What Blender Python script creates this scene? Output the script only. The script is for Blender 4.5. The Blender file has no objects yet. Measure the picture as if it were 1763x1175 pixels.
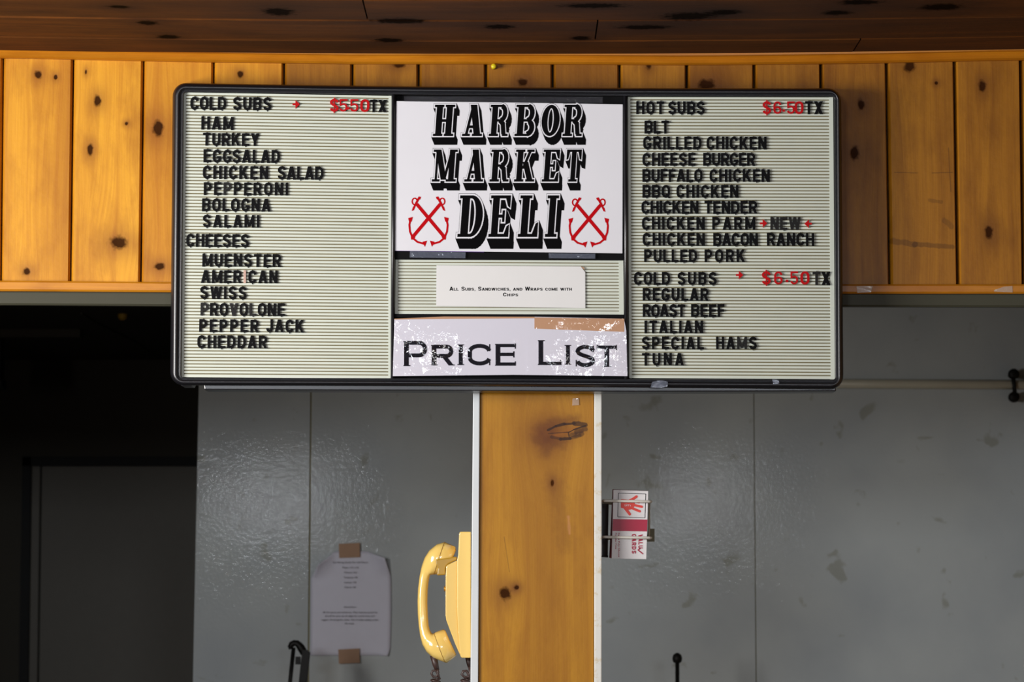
import bpy, bmesh, math, random
from mathutils import Vector, Matrix
from mathutils.geometry import delaunay_2d_cdt
random.seed(4)
PI = math.pi
S = bpy.context.scene
COL = S.collection
# ------------------------------------------------------------------ camera, world, light, exposure
FPX, PITCH, CZ = 5000.0, math.radians(5.0), 1.6
cam_d = bpy.data.cameras.new('camera'); cam = bpy.data.objects.new('camera', cam_d); COL.objects.link(cam)
cam.location = (0, 0, CZ); cam.rotation_euler = (PI/2 + PITCH, 0, 0)
cam_d.sensor_width = 36; cam_d.lens = 36*FPX/1763
cam_d.dof.use_dof = True; cam_d.dof.focus_distance = 4.95; cam_d.dof.aperture_fstop = 11
cam_d.clip_start = .05
S.camera = cam
W = bpy.data.worlds.new('world'); S.world = W; W.use_nodes = True
W.node_tree.nodes['Background'].inputs[0].default_value = (.62, .75, 1, 1)
W.node_tree.nodes['Background'].inputs[1].default_value = .25

def area(name, loc, rot, sx, sy, power, color, spread=180):
    l = bpy.data.lights.new(name, 'AREA'); l.shape = 'RECTANGLE'; l.size = sx; l.size_y = sy
    l.energy = power; l.color = color; l.spread = math.radians(spread)
    o = bpy.data.objects.new(name, l); COL.objects.link(o); o.location = loc; o.rotation_euler = rot
    return o
# daylight entering at the windows of the shop (left wall and rear wall, both beside/behind the camera)
area('window_daylight', (-1.98, 3.2, 2.0), (0, -PI/2, 0), .78, 1.6, 128, (1, .965, .93))
area('window_daylight', (-1.6, -2.95, 2.22), (PI/2, 0, 0), 1.0, .44, 88, (.86, .92, 1))
area('window_daylight', (1.15, -2.95, 2.22), (PI/2, 0, 0), 0.9, .44, 52, (.86, .92, 1))
S.view_settings.view_transform = 'Standard'; S.view_settings.look = 'None'
S.view_settings.gamma = 1; S.view_settings.use_curve_mapping = False
S.view_settings.exposure = -0.2

# ------------------------------------------------------------------ pixel helpers
ca, sa = math.cos(PITCH), math.sin(PITCH)
def ray(px, py):
    x, u = (px-881.5)/FPX, (587.5-py)/FPX
    return Vector((x, ca-u*sa, sa+u*ca))
def P(px, py, Y):
    d = ray(px, py); t = Y/d.y
    return Vector((d.x*t, Y, CZ+d.z*t))
def PZ(px, py, z):
    d = ray(px, py); t = (z-CZ)/d.z
    return Vector((d.x*t, d.y*t, z))

# ------------------------------------------------------------------ materials
def new_mat(name):
    m = bpy.data.materials.new(name); m.use_nodes = True
    return m, m.node_tree.nodes, m.node_tree.links, m.node_tree.nodes['Principled BSDF']
def srgb(r, g, b):
    f = lambda c: (c/255/12.92) if c/255 <= .04045 else ((c/255+.055)/1.055)**2.4
    return (f(r), f(g), f(b), 1)
def mathn(nt, op, a, b=None, c=None, clamp=False):
    n = nt.nodes.new('ShaderNodeMath'); n.operation = op; n.use_clamp = clamp
    for i, v in enumerate((a, b, c)):
        if v is None: continue
        if isinstance(v, (int, float)): n.inputs[i].default_value = v
        else: nt.links.new(v, n.inputs[i])
    return n.outputs[0]
def mixc(nt, f, a, b, mode='MIX'):
    n = nt.nodes.new('ShaderNodeMix'); n.data_type = 'RGBA'; n.blend_type = mode
    for s, v in ((n.inputs[0], f), (n.inputs[6], a), (n.inputs[7], b)):
        if isinstance(v, (int, float)): s.default_value = v
        elif isinstance(v, tuple): s.default_value = v
        else: nt.links.new(v, s)
    return n.outputs[2]
def noise(nt, vec, scale, detail=3, rough=.5, dist=0):
    n = nt.nodes.new('ShaderNodeTexNoise'); n.inputs['Scale'].default_value = scale
    n.inputs['Detail'].default_value = detail; n.inputs['Roughness'].default_value = rough
    n.inputs['Distortion'].default_value = dist
    if vec is not None: nt.links.new(vec, n.inputs['Vector'])
    return n.outputs['Fac']
def mapr(nt, v, a, b, c=0, d=1, smooth=False):
    n = nt.nodes.new('ShaderNodeMapRange'); n.clamp = True
    if smooth: n.interpolation_type = 'SMOOTHSTEP'
    nt.links.new(v, n.inputs[0])
    for i, x in enumerate((a, b, c, d)): n.inputs[i+1].default_value = x
    return n.outputs[0]
def geo_pos(nt):
    return nt.nodes.new('ShaderNodeNewGeometry').outputs['Position']
def bump(nt, bsdf, h, strength, dist=.001, inp='Normal'):
    n = nt.nodes.new('ShaderNodeBump'); n.inputs['Strength'].default_value = strength
    n.inputs['Distance'].default_value = dist; nt.links.new(h, n.inputs['Height'])
    nt.links.new(n.outputs[0], bsdf.inputs[inp])
def plain(name, col, rough=.5, metal=0, var=.06, vscale=30, bmp=0, bscale=200, spec=.5, coat=0):
    m, N, L, B = new_mat(name); nt = m.node_tree
    p = geo_pos(nt); f = noise(nt, p, vscale, 4)
    a = tuple(min(1, c*(1+var)) for c in col[:3])+(1,); b = tuple(c*(1-var) for c in col[:3])+(1,)
    L.new(mixc(nt, f, a, b), B.inputs['Base Color'])
    B.inputs['Roughness'].default_value = rough; B.inputs['Metallic'].default_value = metal
    B.inputs['Specular IOR Level'].default_value = spec; B.inputs['Coat Weight'].default_value = coat
    if bmp: bump(nt, B, noise(nt, p, bscale, 2), bmp)
    return m

def wood(name, light, mid, dark, axis='Z', across='X', knots=(), rough=.45, gloss=.12, stains=()):
    """varnished pine: grain runs along `axis`, bends round the knots; knots = (u, v, ru, rv) in metres"""
    m, N, L, B = new_mat(name); nt = m.node_tree
    p = geo_pos(nt); sep = N.new('ShaderNodeSeparateXYZ'); L.new(p, sep.inputs[0])
    u, v = sep.outputs[across], sep.outputs[axis]
    rnd = N.new('ShaderNodeObjectInfo').outputs['Random']
    core = halo = None; shift = None
    for (ku, kv, ru, rv, *kc) in knots:
        du = mathn(nt, 'SUBTRACT', u, ku); dv = mathn(nt, 'SUBTRACT', v, kv)
        a = mathn(nt, 'DIVIDE', du, ru); b = mathn(nt, 'DIVIDE', dv, rv)
        a2 = mathn(nt, 'MULTIPLY', a, a)
        d2 = mathn(nt, 'ADD', a2, mathn(nt, 'MULTIPLY', b, b))
        c_ = mathn(nt, 'EXPONENT', mathn(nt, 'MULTIPLY', d2, -.9))
        h_ = mathn(nt, 'EXPONENT', mathn(nt, 'MULTIPLY', d2, -.12))
        b3 = mathn(nt, 'MULTIPLY', b, .35)
        w_ = mathn(nt, 'EXPONENT', mathn(nt, 'MULTIPLY', mathn(nt, 'ADD', a2, mathn(nt, 'MULTIPLY', b3, b3)), -.12))
        s_ = mathn(nt, 'MULTIPLY', mathn(nt, 'MULTIPLY', w_, du), -.75)
        if kc: c_ = mathn(nt, 'MULTIPLY', c_, kc[0])
        core = c_ if core is None else mathn(nt, 'ADD', core, c_)
        halo = h_ if halo is None else mathn(nt, 'ADD', halo, h_)
        shift = s_ if shift is None else mathn(nt, 'ADD', shift, s_)
    if shift is not None: u2 = mathn(nt, 'ADD', u, shift)
    else: u2 = u
    off = mathn(nt, 'MULTIPLY', rnd, 9.0)
    lo = N.new('ShaderNodeCombineXYZ'); L.new(mathn(nt, 'MULTIPLY', u, 3), lo.inputs[0]); L.new(v, lo.inputs[1]); L.new(off, lo.inputs[2])
    wv = mathn(nt, 'MULTIPLY', mathn(nt, 'SUBTRACT', noise(nt, lo.outputs[0], 1.6, 2), .5), .03)
    u3 = mathn(nt, 'ADD', u2, wv)
    def gr(su, sv, det=3, dist=0):
        c = N.new('ShaderNodeCombineXYZ'); L.new(mathn(nt, 'MULTIPLY', u3, su), c.inputs[0])
        L.new(mathn(nt, 'MULTIPLY', v, sv), c.inputs[1]); L.new(off, c.inputs[2])
        return noise(nt, c.outputs[0], 1, det, .55, dist)
    fine = gr(420, 9, 3); band = gr(95, 1.6, 3); broad = gr(14, 1.1, 2); blot = noise(nt, lo.outputs[0], 9, 4, .6)
    f = mapr(nt, band, .3, .75); f2 = mapr(nt, fine, .3, .75)
    g = mathn(nt, 'ADD', mathn(nt, 'MULTIPLY', f, .45), mathn(nt, 'MULTIPLY', f2, .28))
    g = mathn(nt, 'ADD', g, mathn(nt, 'MULTIPLY', mapr(nt, broad, .35, .7), .32))
    g = mapr(nt, g, .0, 1.1)
    c = mixc(nt, g, light, mid)
    c = mixc(nt, mapr(nt, blot, .45, .75, 0, .6), c, tuple(x*.8 for x in mid[:3])+(1,))
    c = mixc(nt, mapr(nt, gr(7, .7, 2), .48, .66, 0, .55), c, tuple(x*.75 for x in mid[:3])+(1,))
    c = mixc(nt, mapr(nt, rnd, 0, 1, 0, .42), c, mid)
    if halo is not None:
        c = mixc(nt, mathn(nt, 'MULTIPLY', halo, .6, clamp=True), c, (mid[0]*.5, mid[1]*.4, mid[2]*.6, 1))
        rag = mathn(nt, 'ADD', core, mathn(nt, 'MULTIPLY', mathn(nt, 'SUBTRACT', noise(nt, p, 110, 4), .5), .9))
        c = mixc(nt, mapr(nt, rag, .2, .62, 0, .95), c, dark)
    for (x0, z0, x1, z1, r, amt, *ex_) in stains:      # old scuff marks: soft segments
        mu, mv = mathn(nt, 'SUBTRACT', u, x0), mathn(nt, 'SUBTRACT', v, z0)
        dx, dz = x1-x0, z1-z0; l2 = dx*dx+dz*dz
        t = mathn(nt, 'DIVIDE', mathn(nt, 'ADD', mathn(nt, 'MULTIPLY', mu, dx), mathn(nt, 'MULTIPLY', mv, dz)), l2, clamp=True)
        ex = mathn(nt, 'SUBTRACT', mu, mathn(nt, 'MULTIPLY', t, dx)); ez = mathn(nt, 'SUBTRACT', mv, mathn(nt, 'MULTIPLY', t, dz))
        dd = mathn(nt, 'SQRT', mathn(nt, 'ADD', mathn(nt, 'MULTIPLY', ex, ex), mathn(nt, 'MULTIPLY', ez, ez)))
        dd = mathn(nt, 'ADD', dd, mathn(nt, 'MULTIPLY', mathn(nt, 'SUBTRACT', noise(nt, p, 90, 3), .5), r*1.2))
        c = mixc(nt, mapr(nt, dd, r*.6 if not ex_ else 0, r, amt, 0, True), c, ex_[0] if ex_ else dark)
    L.new(c, B.inputs['Base Color'])
    B.inputs['Roughness'].default_value = rough; B.inputs['Coat Weight'].default_value = gloss; B.inputs['Coat Roughness'].default_value = .25
    B.inputs['Specular IOR Level'].default_value = .2
    hh = mathn(nt, 'ADD', mathn(nt, 'MULTIPLY', fine, .35), broad)
    if core is not None: hh = mathn(nt, 'SUBTRACT', hh, mathn(nt, 'MULTIPLY', rag, .8))
    if core is not None:
        L.new(mapr(nt, rag, .2, .62, gloss, 0), B.inputs['Coat Weight']); L.new(mapr(nt, rag, .2, .62, .2, .03), B.inputs['Specular IOR Level'])
    bump(nt, B, hh, .35, .0012)
    return m

def kn(px, py, rx, ry, Y=5.0):
    q = P(px, py, Y); return (q.x, q.z, rx/1000, ry/1000)
LK = [kn(66,129,6,7), kn(96,133,3,4), kn(168,174,6,9), kn(155,258,5,9), kn(218,213,3,3), kn(204,418,14,10),
      kn(272,221,9,13), kn(275,459,8,6), kn(46,468,6,6), kn(148,124,2,4), kn(414,128,5,6)]
RK = [kn(1566,112,9,12), kn(1612,143,3,3), kn(1691,148,6,9), kn(1703,400,6,11), kn(1483,180,6,9), kn(1471,264,8,11),
      kn(1117,110,5,8), kn(1216,146,14,9), kn(900,142,8,6), kn(687,112,10,5)]
def seg(x0, y0, x1, y1, r, a):
    p, q = P(x0, y0, 5), P(x1, y1, 5); return (p.x, p.z, q.x, q.z, r, a)
RS = [seg(1536,415,1575,421,.006,.4), seg(1575,421,1640,425,.005,.42), seg(1600,345,1620,348,.004,.3), seg(1626,380,1638,390,.006,.3),
      seg(1540,297,1580,298,.0012,.35), seg(1605,298,1640,297,.0012,.35), seg(1633,255,1637,330,.0012,.35)]
PL, PM, PD = srgb(236,172,44), srgb(172,102,16), srgb(48,23,8)
M_plankL = wood('knotty_pine_plank', PL, PM, PD, knots=LK)
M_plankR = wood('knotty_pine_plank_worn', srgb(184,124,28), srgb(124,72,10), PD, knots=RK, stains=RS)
M_trim = wood('pine_trim', srgb(218,148,32), srgb(164,94,12), PD, axis='X', across='Z', gloss=.3)
def zs(x0, y0, x1, y1, r, a, *c): return seg(900+x0/9.79, 680+y0/9.79, 900+x1/9.79, 680+y1/9.79, r, a)+tuple(c)
HB = srgb(96,50,14)
pk = []
for (x, y, rx, ry) in ((869,1022,9,10), (890,1012,4,4), (951,832,3,5)): pk.append(kn(x, y, rx, ry))
big = P(968, 741, 5.0)
M_post = wood('pine_post_board', srgb(204,150,38), srgb(158,102,22), PD, knots=pk+[(big.x-.012, big.z, .018, .009, 0), (big.x-.03, big.z-.018, .010, .012, 0)],
              stains=[zs(260,740,640,800,.020,.5,HB), zs(420,760,380,980,.018,.4,HB), zs(480,470,900,400,.013,.45,HB), zs(260,560,460,560,.016,.4,HB), zs(900,640,1010,600,.010,.6,HB), zs(560,690,900,560,.0075,.5,srgb(150,88,22)),
                      zs(770,2060,790,2340,.004,.5,srgb(214,150,100)), zs(560,1500,720,2500,.03,.25,HB), zs(420,600,560,530,.0022,.9), zs(560,530,700,495,.0028,.9), zs(700,495,870,485,.0022,.85), zs(870,485,1060,505,.0045,.8), zs(430,655,780,630,.0009,.9), zs(780,632,860,590,.0012,.9), zs(860,590,1055,525,.0018,.95),
                      zs(480,712,640,745,.0028,.6), zs(640,748,800,735,.0032,.9), zs(800,735,960,690,.0034,.55), zs(770,640,780,700,.0014,.8), zs(900,625,1050,580,.0055,.6), zs(830,680,1000,660,.005,.5), seg(868,925,877,985,.001,.3)])
ck = []
for (x, y, rx, ry) in ((290,63,.022,.03), (255,39,.02,.03), (205,13,.02,.02), (690,33,.05,.03), (670,66,.03,.03), (860,42,.03,.03), (1020,7,.06,.03), (1185,26,.05,.05),
                       (1110,44,.05,.03), (1480,4,.04,.03), (1620,14,.04,.04), (1250,19,.03,.03), (480,19,.03,.05), (1440,22,.03,.03), (1000,62,.02,.03)):
    q = PZ(x, y, 2.54); ck.append((q.y, q.x, ry*.6, rx*.8))
M_ceil = wood('stained_ceiling_board', srgb(112,62,12), srgb(56,28,4), srgb(10,5,2), axis='X', across='Y', knots=ck, rough=.85, gloss=0)

M_black = plain('black_plastic', srgb(20,20,25), .33, spec=.85)
M_blackm = plain('black_backing', srgb(15,15,17), .7, spec=.1)
M_letter = plain('black_letter_plastic', srgb(14,14,16), .6, spec=.08)
M_letterw = plain('worn_black_letter_plastic', srgb(27,26,25), .5, var=.5, vscale=250, spec=.2)
M_red = plain('red_letter_plastic', srgb(182,4,12), .5, spec=.15)
M_tanletter = plain('scraped_letter_plastic', srgb(200,165,150), .5, var=.3, vscale=200)
M_rib = plain('pale_letterboard_plastic', srgb(205,211,199), .5, var=.05, vscale=8)
M_groove = plain('grimy_groove_plastic', srgb(120,112,80), .8, var=.3, vscale=40)
M_paper = plain('white_paper', srgb(221,221,228), .55, var=.03, vscale=12, bmp=.5, bscale=9)
M_paper_cap = plain('small_sign_paper', srgb(222,222,222), .6, var=.03, vscale=12, bmp=.3, bscale=20)
M_ink = plain('black_ink', srgb(10,9,11), .8, spec=.05)
M_inkred = plain('red_ink', srgb(184,4,16), .7, spec=.08)
M_white_print = plain('white_print', srgb(221,221,228), .55)
M_frp = None
def frp():
    m, N, L, B = new_mat('pebbled_wall_panel'); nt = m.node_tree; p = geo_pos(nt)
    st = noise(nt, p, 3, 4); c = mixc(nt, mapr(nt, st, .35, .7), srgb(200,206,205), srgb(182,189,192))
    sp = noise(nt, p, 14, 3, .5, .4); c = mixc(nt, mapr(nt, sp, .645, .71, 0, .4), c, srgb(128,124,92))
    L.new(c, B.inputs['Base Color']); B.inputs['Roughness'].default_value = .65; B.inputs['Specular IOR Level'].default_value = .12
    B.inputs['Coat Weight'].default_value = .065; B.inputs['Coat Roughness'].default_value = .035
    n1 = noise(nt, p, 105, 1, .4)
    bump(nt, B, n1, .25, .0015); bump(nt, B, n1, .9, .00034, 'Coat Normal')
    return m
M_frp = frp()
M_header = plain('grey_painted_header', srgb(68,67,54), .5, spec=.2)
M_pipe = plain('white_pipe', srgb(205,200,180), .4, var=.15, vscale=10)
M_dark = plain('shade_toned_back_room_paint', srgb(66,60,48), .75)  # the unlit back room's darkness is put into this colour
M_darkceil = plain('shade_toned_back_room_ceiling', srgb(52,48,40), .8)  # ceiling gloom of the unlit room, mixed into the base colour
M_doorp = plain('grey_door_paint', srgb(112,106,94), .55)  # door grey, lowered to carry the room's lack of light
M_doorf = plain('black_door_frame', srgb(16,15,12), .7)
M_white = plain('white_plastic_trim', srgb(212,218,221), .45, var=.04, vscale=20)
def yel_white():
    m, N, L, B = new_mat('yellowed_white_trim'); nt = m.node_tree; p = geo_pos(nt)
    c = mixc(nt, mapr(nt, noise(nt, p, 60, 5, .7), .56, .66, 0, .5), srgb(224,224,218), srgb(196,170,110))
    L.new(c, B.inputs['Base Color']); B.inputs['Roughness'].default_value = .5; return m
M_whiteY = yel_white()
M_wallp = plain('shop_wall_paint', srgb(150,118,80), .7)
M_floor = plain('worn_floor_tile', srgb(70,64,56), .5)
M_yel = plain('mustard_phone_plastic', srgb(234,198,112), .2, var=.02, coat=.5)
M_yel2 = plain('mustard_handset_plastic', srgb(237,202,114), .16, var=.03, coat=.6)
M_cradle = plain('amber_cradle_plastic', srgb(168,132,40), .25)
M_brass = plain('brass_hook', srgb(190,140,40), .3, metal=.6)
M_cord = plain('brown_phone_cord', srgb(62,44,40), .4)
M_wire = plain('white_coated_wire', srgb(232,230,220), .3)
M_boxw = plain('white_carton', srgb(228,226,228), .5)
M_boxr = plain('crimson_carton_print', srgb(172,28,62), .45)
M_hand = plain('coral_print', srgb(228,72,60), .5)
M_plate = plain('grey_holder_plate', srgb(96,98,100), .5)
M_plated = plain('dark_holder_edge', srgb(36,32,28), .6)
M_olive = plain('olive_tape', srgb(120,114,80), .5)
M_kraft = plain('tan_masking_tape', srgb(176,138,108), .6, var=.08, vscale=60)
M_note = plain('back_room_note_paper', srgb(226,226,240), .6, var=.03)
M_faint = plain('faded_note_ink', srgb(66,64,76), .6)
M_bmetal = plain('black_painted_metal', srgb(22,21,19), .5, spec=.2)
M_pin = plain('yellow_pushpin_plastic', srgb(220,200,30), .3)
M_purple = plain('purple_paper_edge', srgb(96,60,140), .6)
def tape_mat(name, col, alpha, rough=.12, bs=120, st=.6):
    m, N, L, B = new_mat(name); nt = m.node_tree; p = geo_pos(nt)
    B.inputs['Base Color'].default_value = col; B.inputs['Roughness'].default_value = rough
    B.inputs['Coat Weight'].default_value = .6; B.inputs['Coat Roughness'].default_value = .05
    B.inputs['Alpha'].default_value = alpha
    n = noise(nt, p, bs, 3, .6, 1.0); bump(nt, B, n, st, .003); bump(nt, B, n, st, .004, 'Coat Normal')
    return m
M_tape = tape_mat('clear_tape', srgb(80,80,88), .14)
M_tape2 = tape_mat('matte_tape_on_trim', srgb(206,176,150), .55, .5, 60, .2)
M_tape3 = tape_mat('blue_grey_clear_tape', srgb(88,94,112), .5, .3, 60, .2)
def glossy_crumple(name, col, patches):
    """paper or ink under wrinkled clear packing tape: a wet-looking coat whose wrinkles are strong only inside the tape patches"""
    m, N, L, B = new_mat(name); nt = m.node_tree; p = geo_pos(nt)
    B.inputs['Base Color'].default_value = col; B.inputs['Roughness'].default_value = .6; B.inputs['Specular IOR Level'].default_value = .05
    B.inputs['Coat Weight'].default_value = 1; B.inputs['Coat Roughness'].default_value = .06; B.inputs['Coat IOR'].default_value = 1.8
    sep = N.new('ShaderNodeSeparateXYZ'); L.new(p, sep.inputs[0]); tot = None
    for (cx, cz, rx, rz, k) in patches:
        a = mathn(nt, 'DIVIDE', mathn(nt, 'SUBTRACT', sep.outputs[0], cx), rx); b = mathn(nt, 'DIVIDE', mathn(nt, 'SUBTRACT', sep.outputs[2], cz), rz)
        e = mathn(nt, 'MULTIPLY', mathn(nt, 'EXPONENT', mathn(nt, 'MULTIPLY', mathn(nt, 'ADD', mathn(nt, 'MULTIPLY', a, a), mathn(nt, 'MULTIPLY', b, b)), -1)), k)
        tot = e if tot is None else mathn(nt, 'MAXIMUM', tot, e)
    tot = mathn(nt, 'ADD', mathn(nt, 'MULTIPLY', tot, mapr(nt, noise(nt, p, 28, 2), .4, .54)), .012)
    n = noise(nt, p, 62, 3, .5, 1.5)
    bump(nt, B, mathn(nt, 'MULTIPLY', n, tot), 1, .021, 'Coat Normal')
    return m

# ------------------------------------------------------------------ mesh helpers
def link(name, bm, mats, parent=None, smooth=False):
    me = bpy.data.meshes.new(name); bm.normal_update(); bm.to_mesh(me); bm.free()
    if not isinstance(mats, (list, tuple)): mats = [mats]
    for m in mats: me.materials.append(m)
    if smooth:
        for f in me.polygons: f.use_smooth = True
    o = bpy.data.objects.new(name, me); COL.objects.link(o)
    if parent:
        o.parent = parent
        o.matrix_parent_inverse = Matrix.Translation(parent.location).inverted() if not parent.parent else \
            Matrix.Translation(parent.location+(parent.parent.location if parent.parent.type == 'EMPTY' else Vector())).inverted() if parent.type == 'EMPTY' else Matrix.Translation(parent.parent.location if False else (0, 0, 0))
    return o
def thing(name, loc, label, cat, group=None):
    o = bpy.data.objects.new(name, None); COL.objects.link(o); o.location = loc; o.empty_display_size = .05
    o['label'] = label; o['category'] = cat
    if group: o['group'] = group
    return o
def tag(o, label, cat, group=None):
    o['label'] = label; o['category'] = cat
    if group: o['group'] = group
    return o
def struct(o): o['kind'] = 'structure'; return o
def part(name, bm, mats, parent, smooth=False):
    """geometry is written in world coordinates; parents are empties (moved) or meshes at the origin of their empty"""
    me = bpy.data.meshes.new(name); bm.normal_update(); bm.to_mesh(me); bm.free()
    if not isinstance(mats, (list, tuple)): mats = [mats]
    for m in mats: me.materials.append(m)
    if smooth:
        for f in me.polygons: f.use_smooth = True
    o = bpy.data.objects.new(name, me); COL.objects.link(o); o.parent = parent
    root = Vector((0, 0, 0)); q = parent
    while q is not None: root += q.location; q = q.parent
    me.transform(Matrix.Translation(-root))
    return o
def BM(): return bmesh.new()
def box(bm, x0, x1, y0, y1, z0, z1, bev=0):
    b2 = bmesh.new()
    vs = [b2.verts.new((x, y, z)) for x in (x0, x1) for y in (y0, y1) for z in (z0, z1)]
    for f in ((0,1,3,2), (4,6,7,5), (0,4,5,1), (2,3,7,6), (0,2,6,4), (1,5,7,3)): b2.faces.new([vs[i] for i in f])
    if bev: bmesh.ops.bevel(b2, geom=b2.edges[:], offset=bev, segments=2, affect='EDGES', profile=.7)
    bmesh.ops.recalc_face_normals(b2, faces=b2.faces)
    merge(bm, b2)
def merge(bm, b2):
    me = bpy.data.meshes.new('tmp'); b2.to_mesh(me); b2.free(); bm.from_mesh(me); bpy.data.meshes.remove(me)
def prism(bm, front, back, bev=0, mi=0):
    """closed solid between two polygons with matching vertices"""
    b2 = bmesh.new(); n = len(front)
    a = [b2.verts.new(v) for v in front]; b = [b2.verts.new(v) for v in back]
    b2.faces.new(a); b2.faces.new(b[::-1])
    for i in range(n): b2.faces.new((a[i], b[i], b[(i+1) % n], a[(i+1) % n]))
    bmesh.ops.recalc_face_normals(b2, faces=b2.faces)
    if bev: bmesh.ops.bevel(b2, geom=b2.edges[:], offset=bev, segments=2, affect='EDGES', profile=.6)
    for f in b2.faces: f.material_index = mi
    merge(bm, b2)
def pxprism(bm, pts, Yf, Yb, bev=0):
    f = [P(x, y, Yf) for x, y in pts]; prism(bm, f, [Vector((v.x, Yb, v.z)) for v in f], bev)
def tube(bm, pts, r, seg=8, cap=True):
    pts = [Vector(p) for p in pts]; rings = []
    rr = r if isinstance(r, (list, tuple)) else [r]*len(pts)
    up = None
    for i, p in enumerate(pts):
        t = (pts[min(i+1, len(pts)-1)]-pts[max(i-1, 0)]).normalized()
        if up is None:
            up = t.orthogonal().normalized()
        up = (up - t*up.dot(t)).normalized(); s = t.cross(up)
        rings.append([bm.verts.new(p+(up*math.cos(2*PI*k/seg)+s*math.sin(2*PI*k/seg))*rr[i]) for k in range(seg)])
    for a, b in zip(rings, rings[1:]):
        for k in range(seg): bm.faces.new((a[k], a[(k+1) % seg], b[(k+1) % seg], b[k]))
    if cap: bm.faces.new(rings[0][::-1]); bm.faces.new(rings[-1])

# ------------------------------------------------------------------ glyphs: every glyph is a list of convex polygons
def arc(cx, cy, rx, ry, a0, a1, n=8):
    return [(cx+rx*math.cos(math.radians(a0+(a1-a0)*i/n)), cy+ry*math.sin(math.radians(a0+(a1-a0)*i/n))) for i in range(n+1)]
def bez(p0, p1, p2, p3, n=6):
    r = []
    for i in range(n+1):
        t = i/n; a, b, c, d = (1-t)**3, 3*t*(1-t)**2, 3*t*t*(1-t), t**3
        r.append((a*p0[0]+b*p1[0]+c*p2[0]+d*p3[0], a*p0[1]+b*p1[1]+c*p2[1]+d*p3[1]))
    return r
def strip(path, t, closed=False):
    pts = [path[0]]
    for p in path[1:]:
        if math.hypot(p[0]-pts[-1][0], p[1]-pts[-1][1]) > 1e-5: pts.append(p)
    if closed and math.hypot(pts[0][0]-pts[-1][0], pts[0][1]-pts[-1][1]) < 1e-5: pts.pop()
    n = len(pts); L, R = [], []
    for i in range(n):
        a = pts[(i-1) % n] if (closed or i > 0) else None; c = pts[(i+1) % n] if (closed or i < n-1) else None; b = pts[i]
        ns = []
        for (u, v) in ((a, b), (b, c)):
            if u is None or v is None: continue
            dx, dy = v[0]-u[0], v[1]-u[1]; l = math.hypot(dx, dy); ns.append((-dy/l, dx/l))
        mx, my = sum(q[0] for q in ns)/len(ns), sum(q[1] for q in ns)/len(ns); l2 = max(mx*mx+my*my, .35)
        mx, my = mx/l2*t/2, my/l2*t/2
        L.append((b[0]+mx, b[1]+my)); R.append((b[0]-mx, b[1]-my))
    q = []
    for i in range(n if closed else n-1):
        j = (i+1) % n; q.append([L[i], L[j], R[j], R[i]])
    return q
def rect(x0, y0, x1, y1): return [[(x0, y0), (x1, y0), (x1, y1), (x0, y1)]]
def dg(x0, y0, x1, y1, hw): return [[(x0-hw/2, y0), (x0+hw/2, y0), (x1+hw/2, y1), (x1-hw/2, y1)]]
GW = dict(A=.68, B=.63, C=.62, D=.63, E=.55, F=.53, G=.64, H=.63, I=.2, J=.52, K=.66, L=.52, M=.78, N=.64, O=.64, P=.6, Q=.64, R=.63,
          S=.61, T=.58, U=.62, V=.64, W=.92, X=.64, Y=.64, Z=.58)
GW.update({'0': .6, '5': .6, '6': .6, '$': .6, '.': .2, '3': .58, '2': .58, '>': .55, '<': .55, ',': .2})
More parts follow.
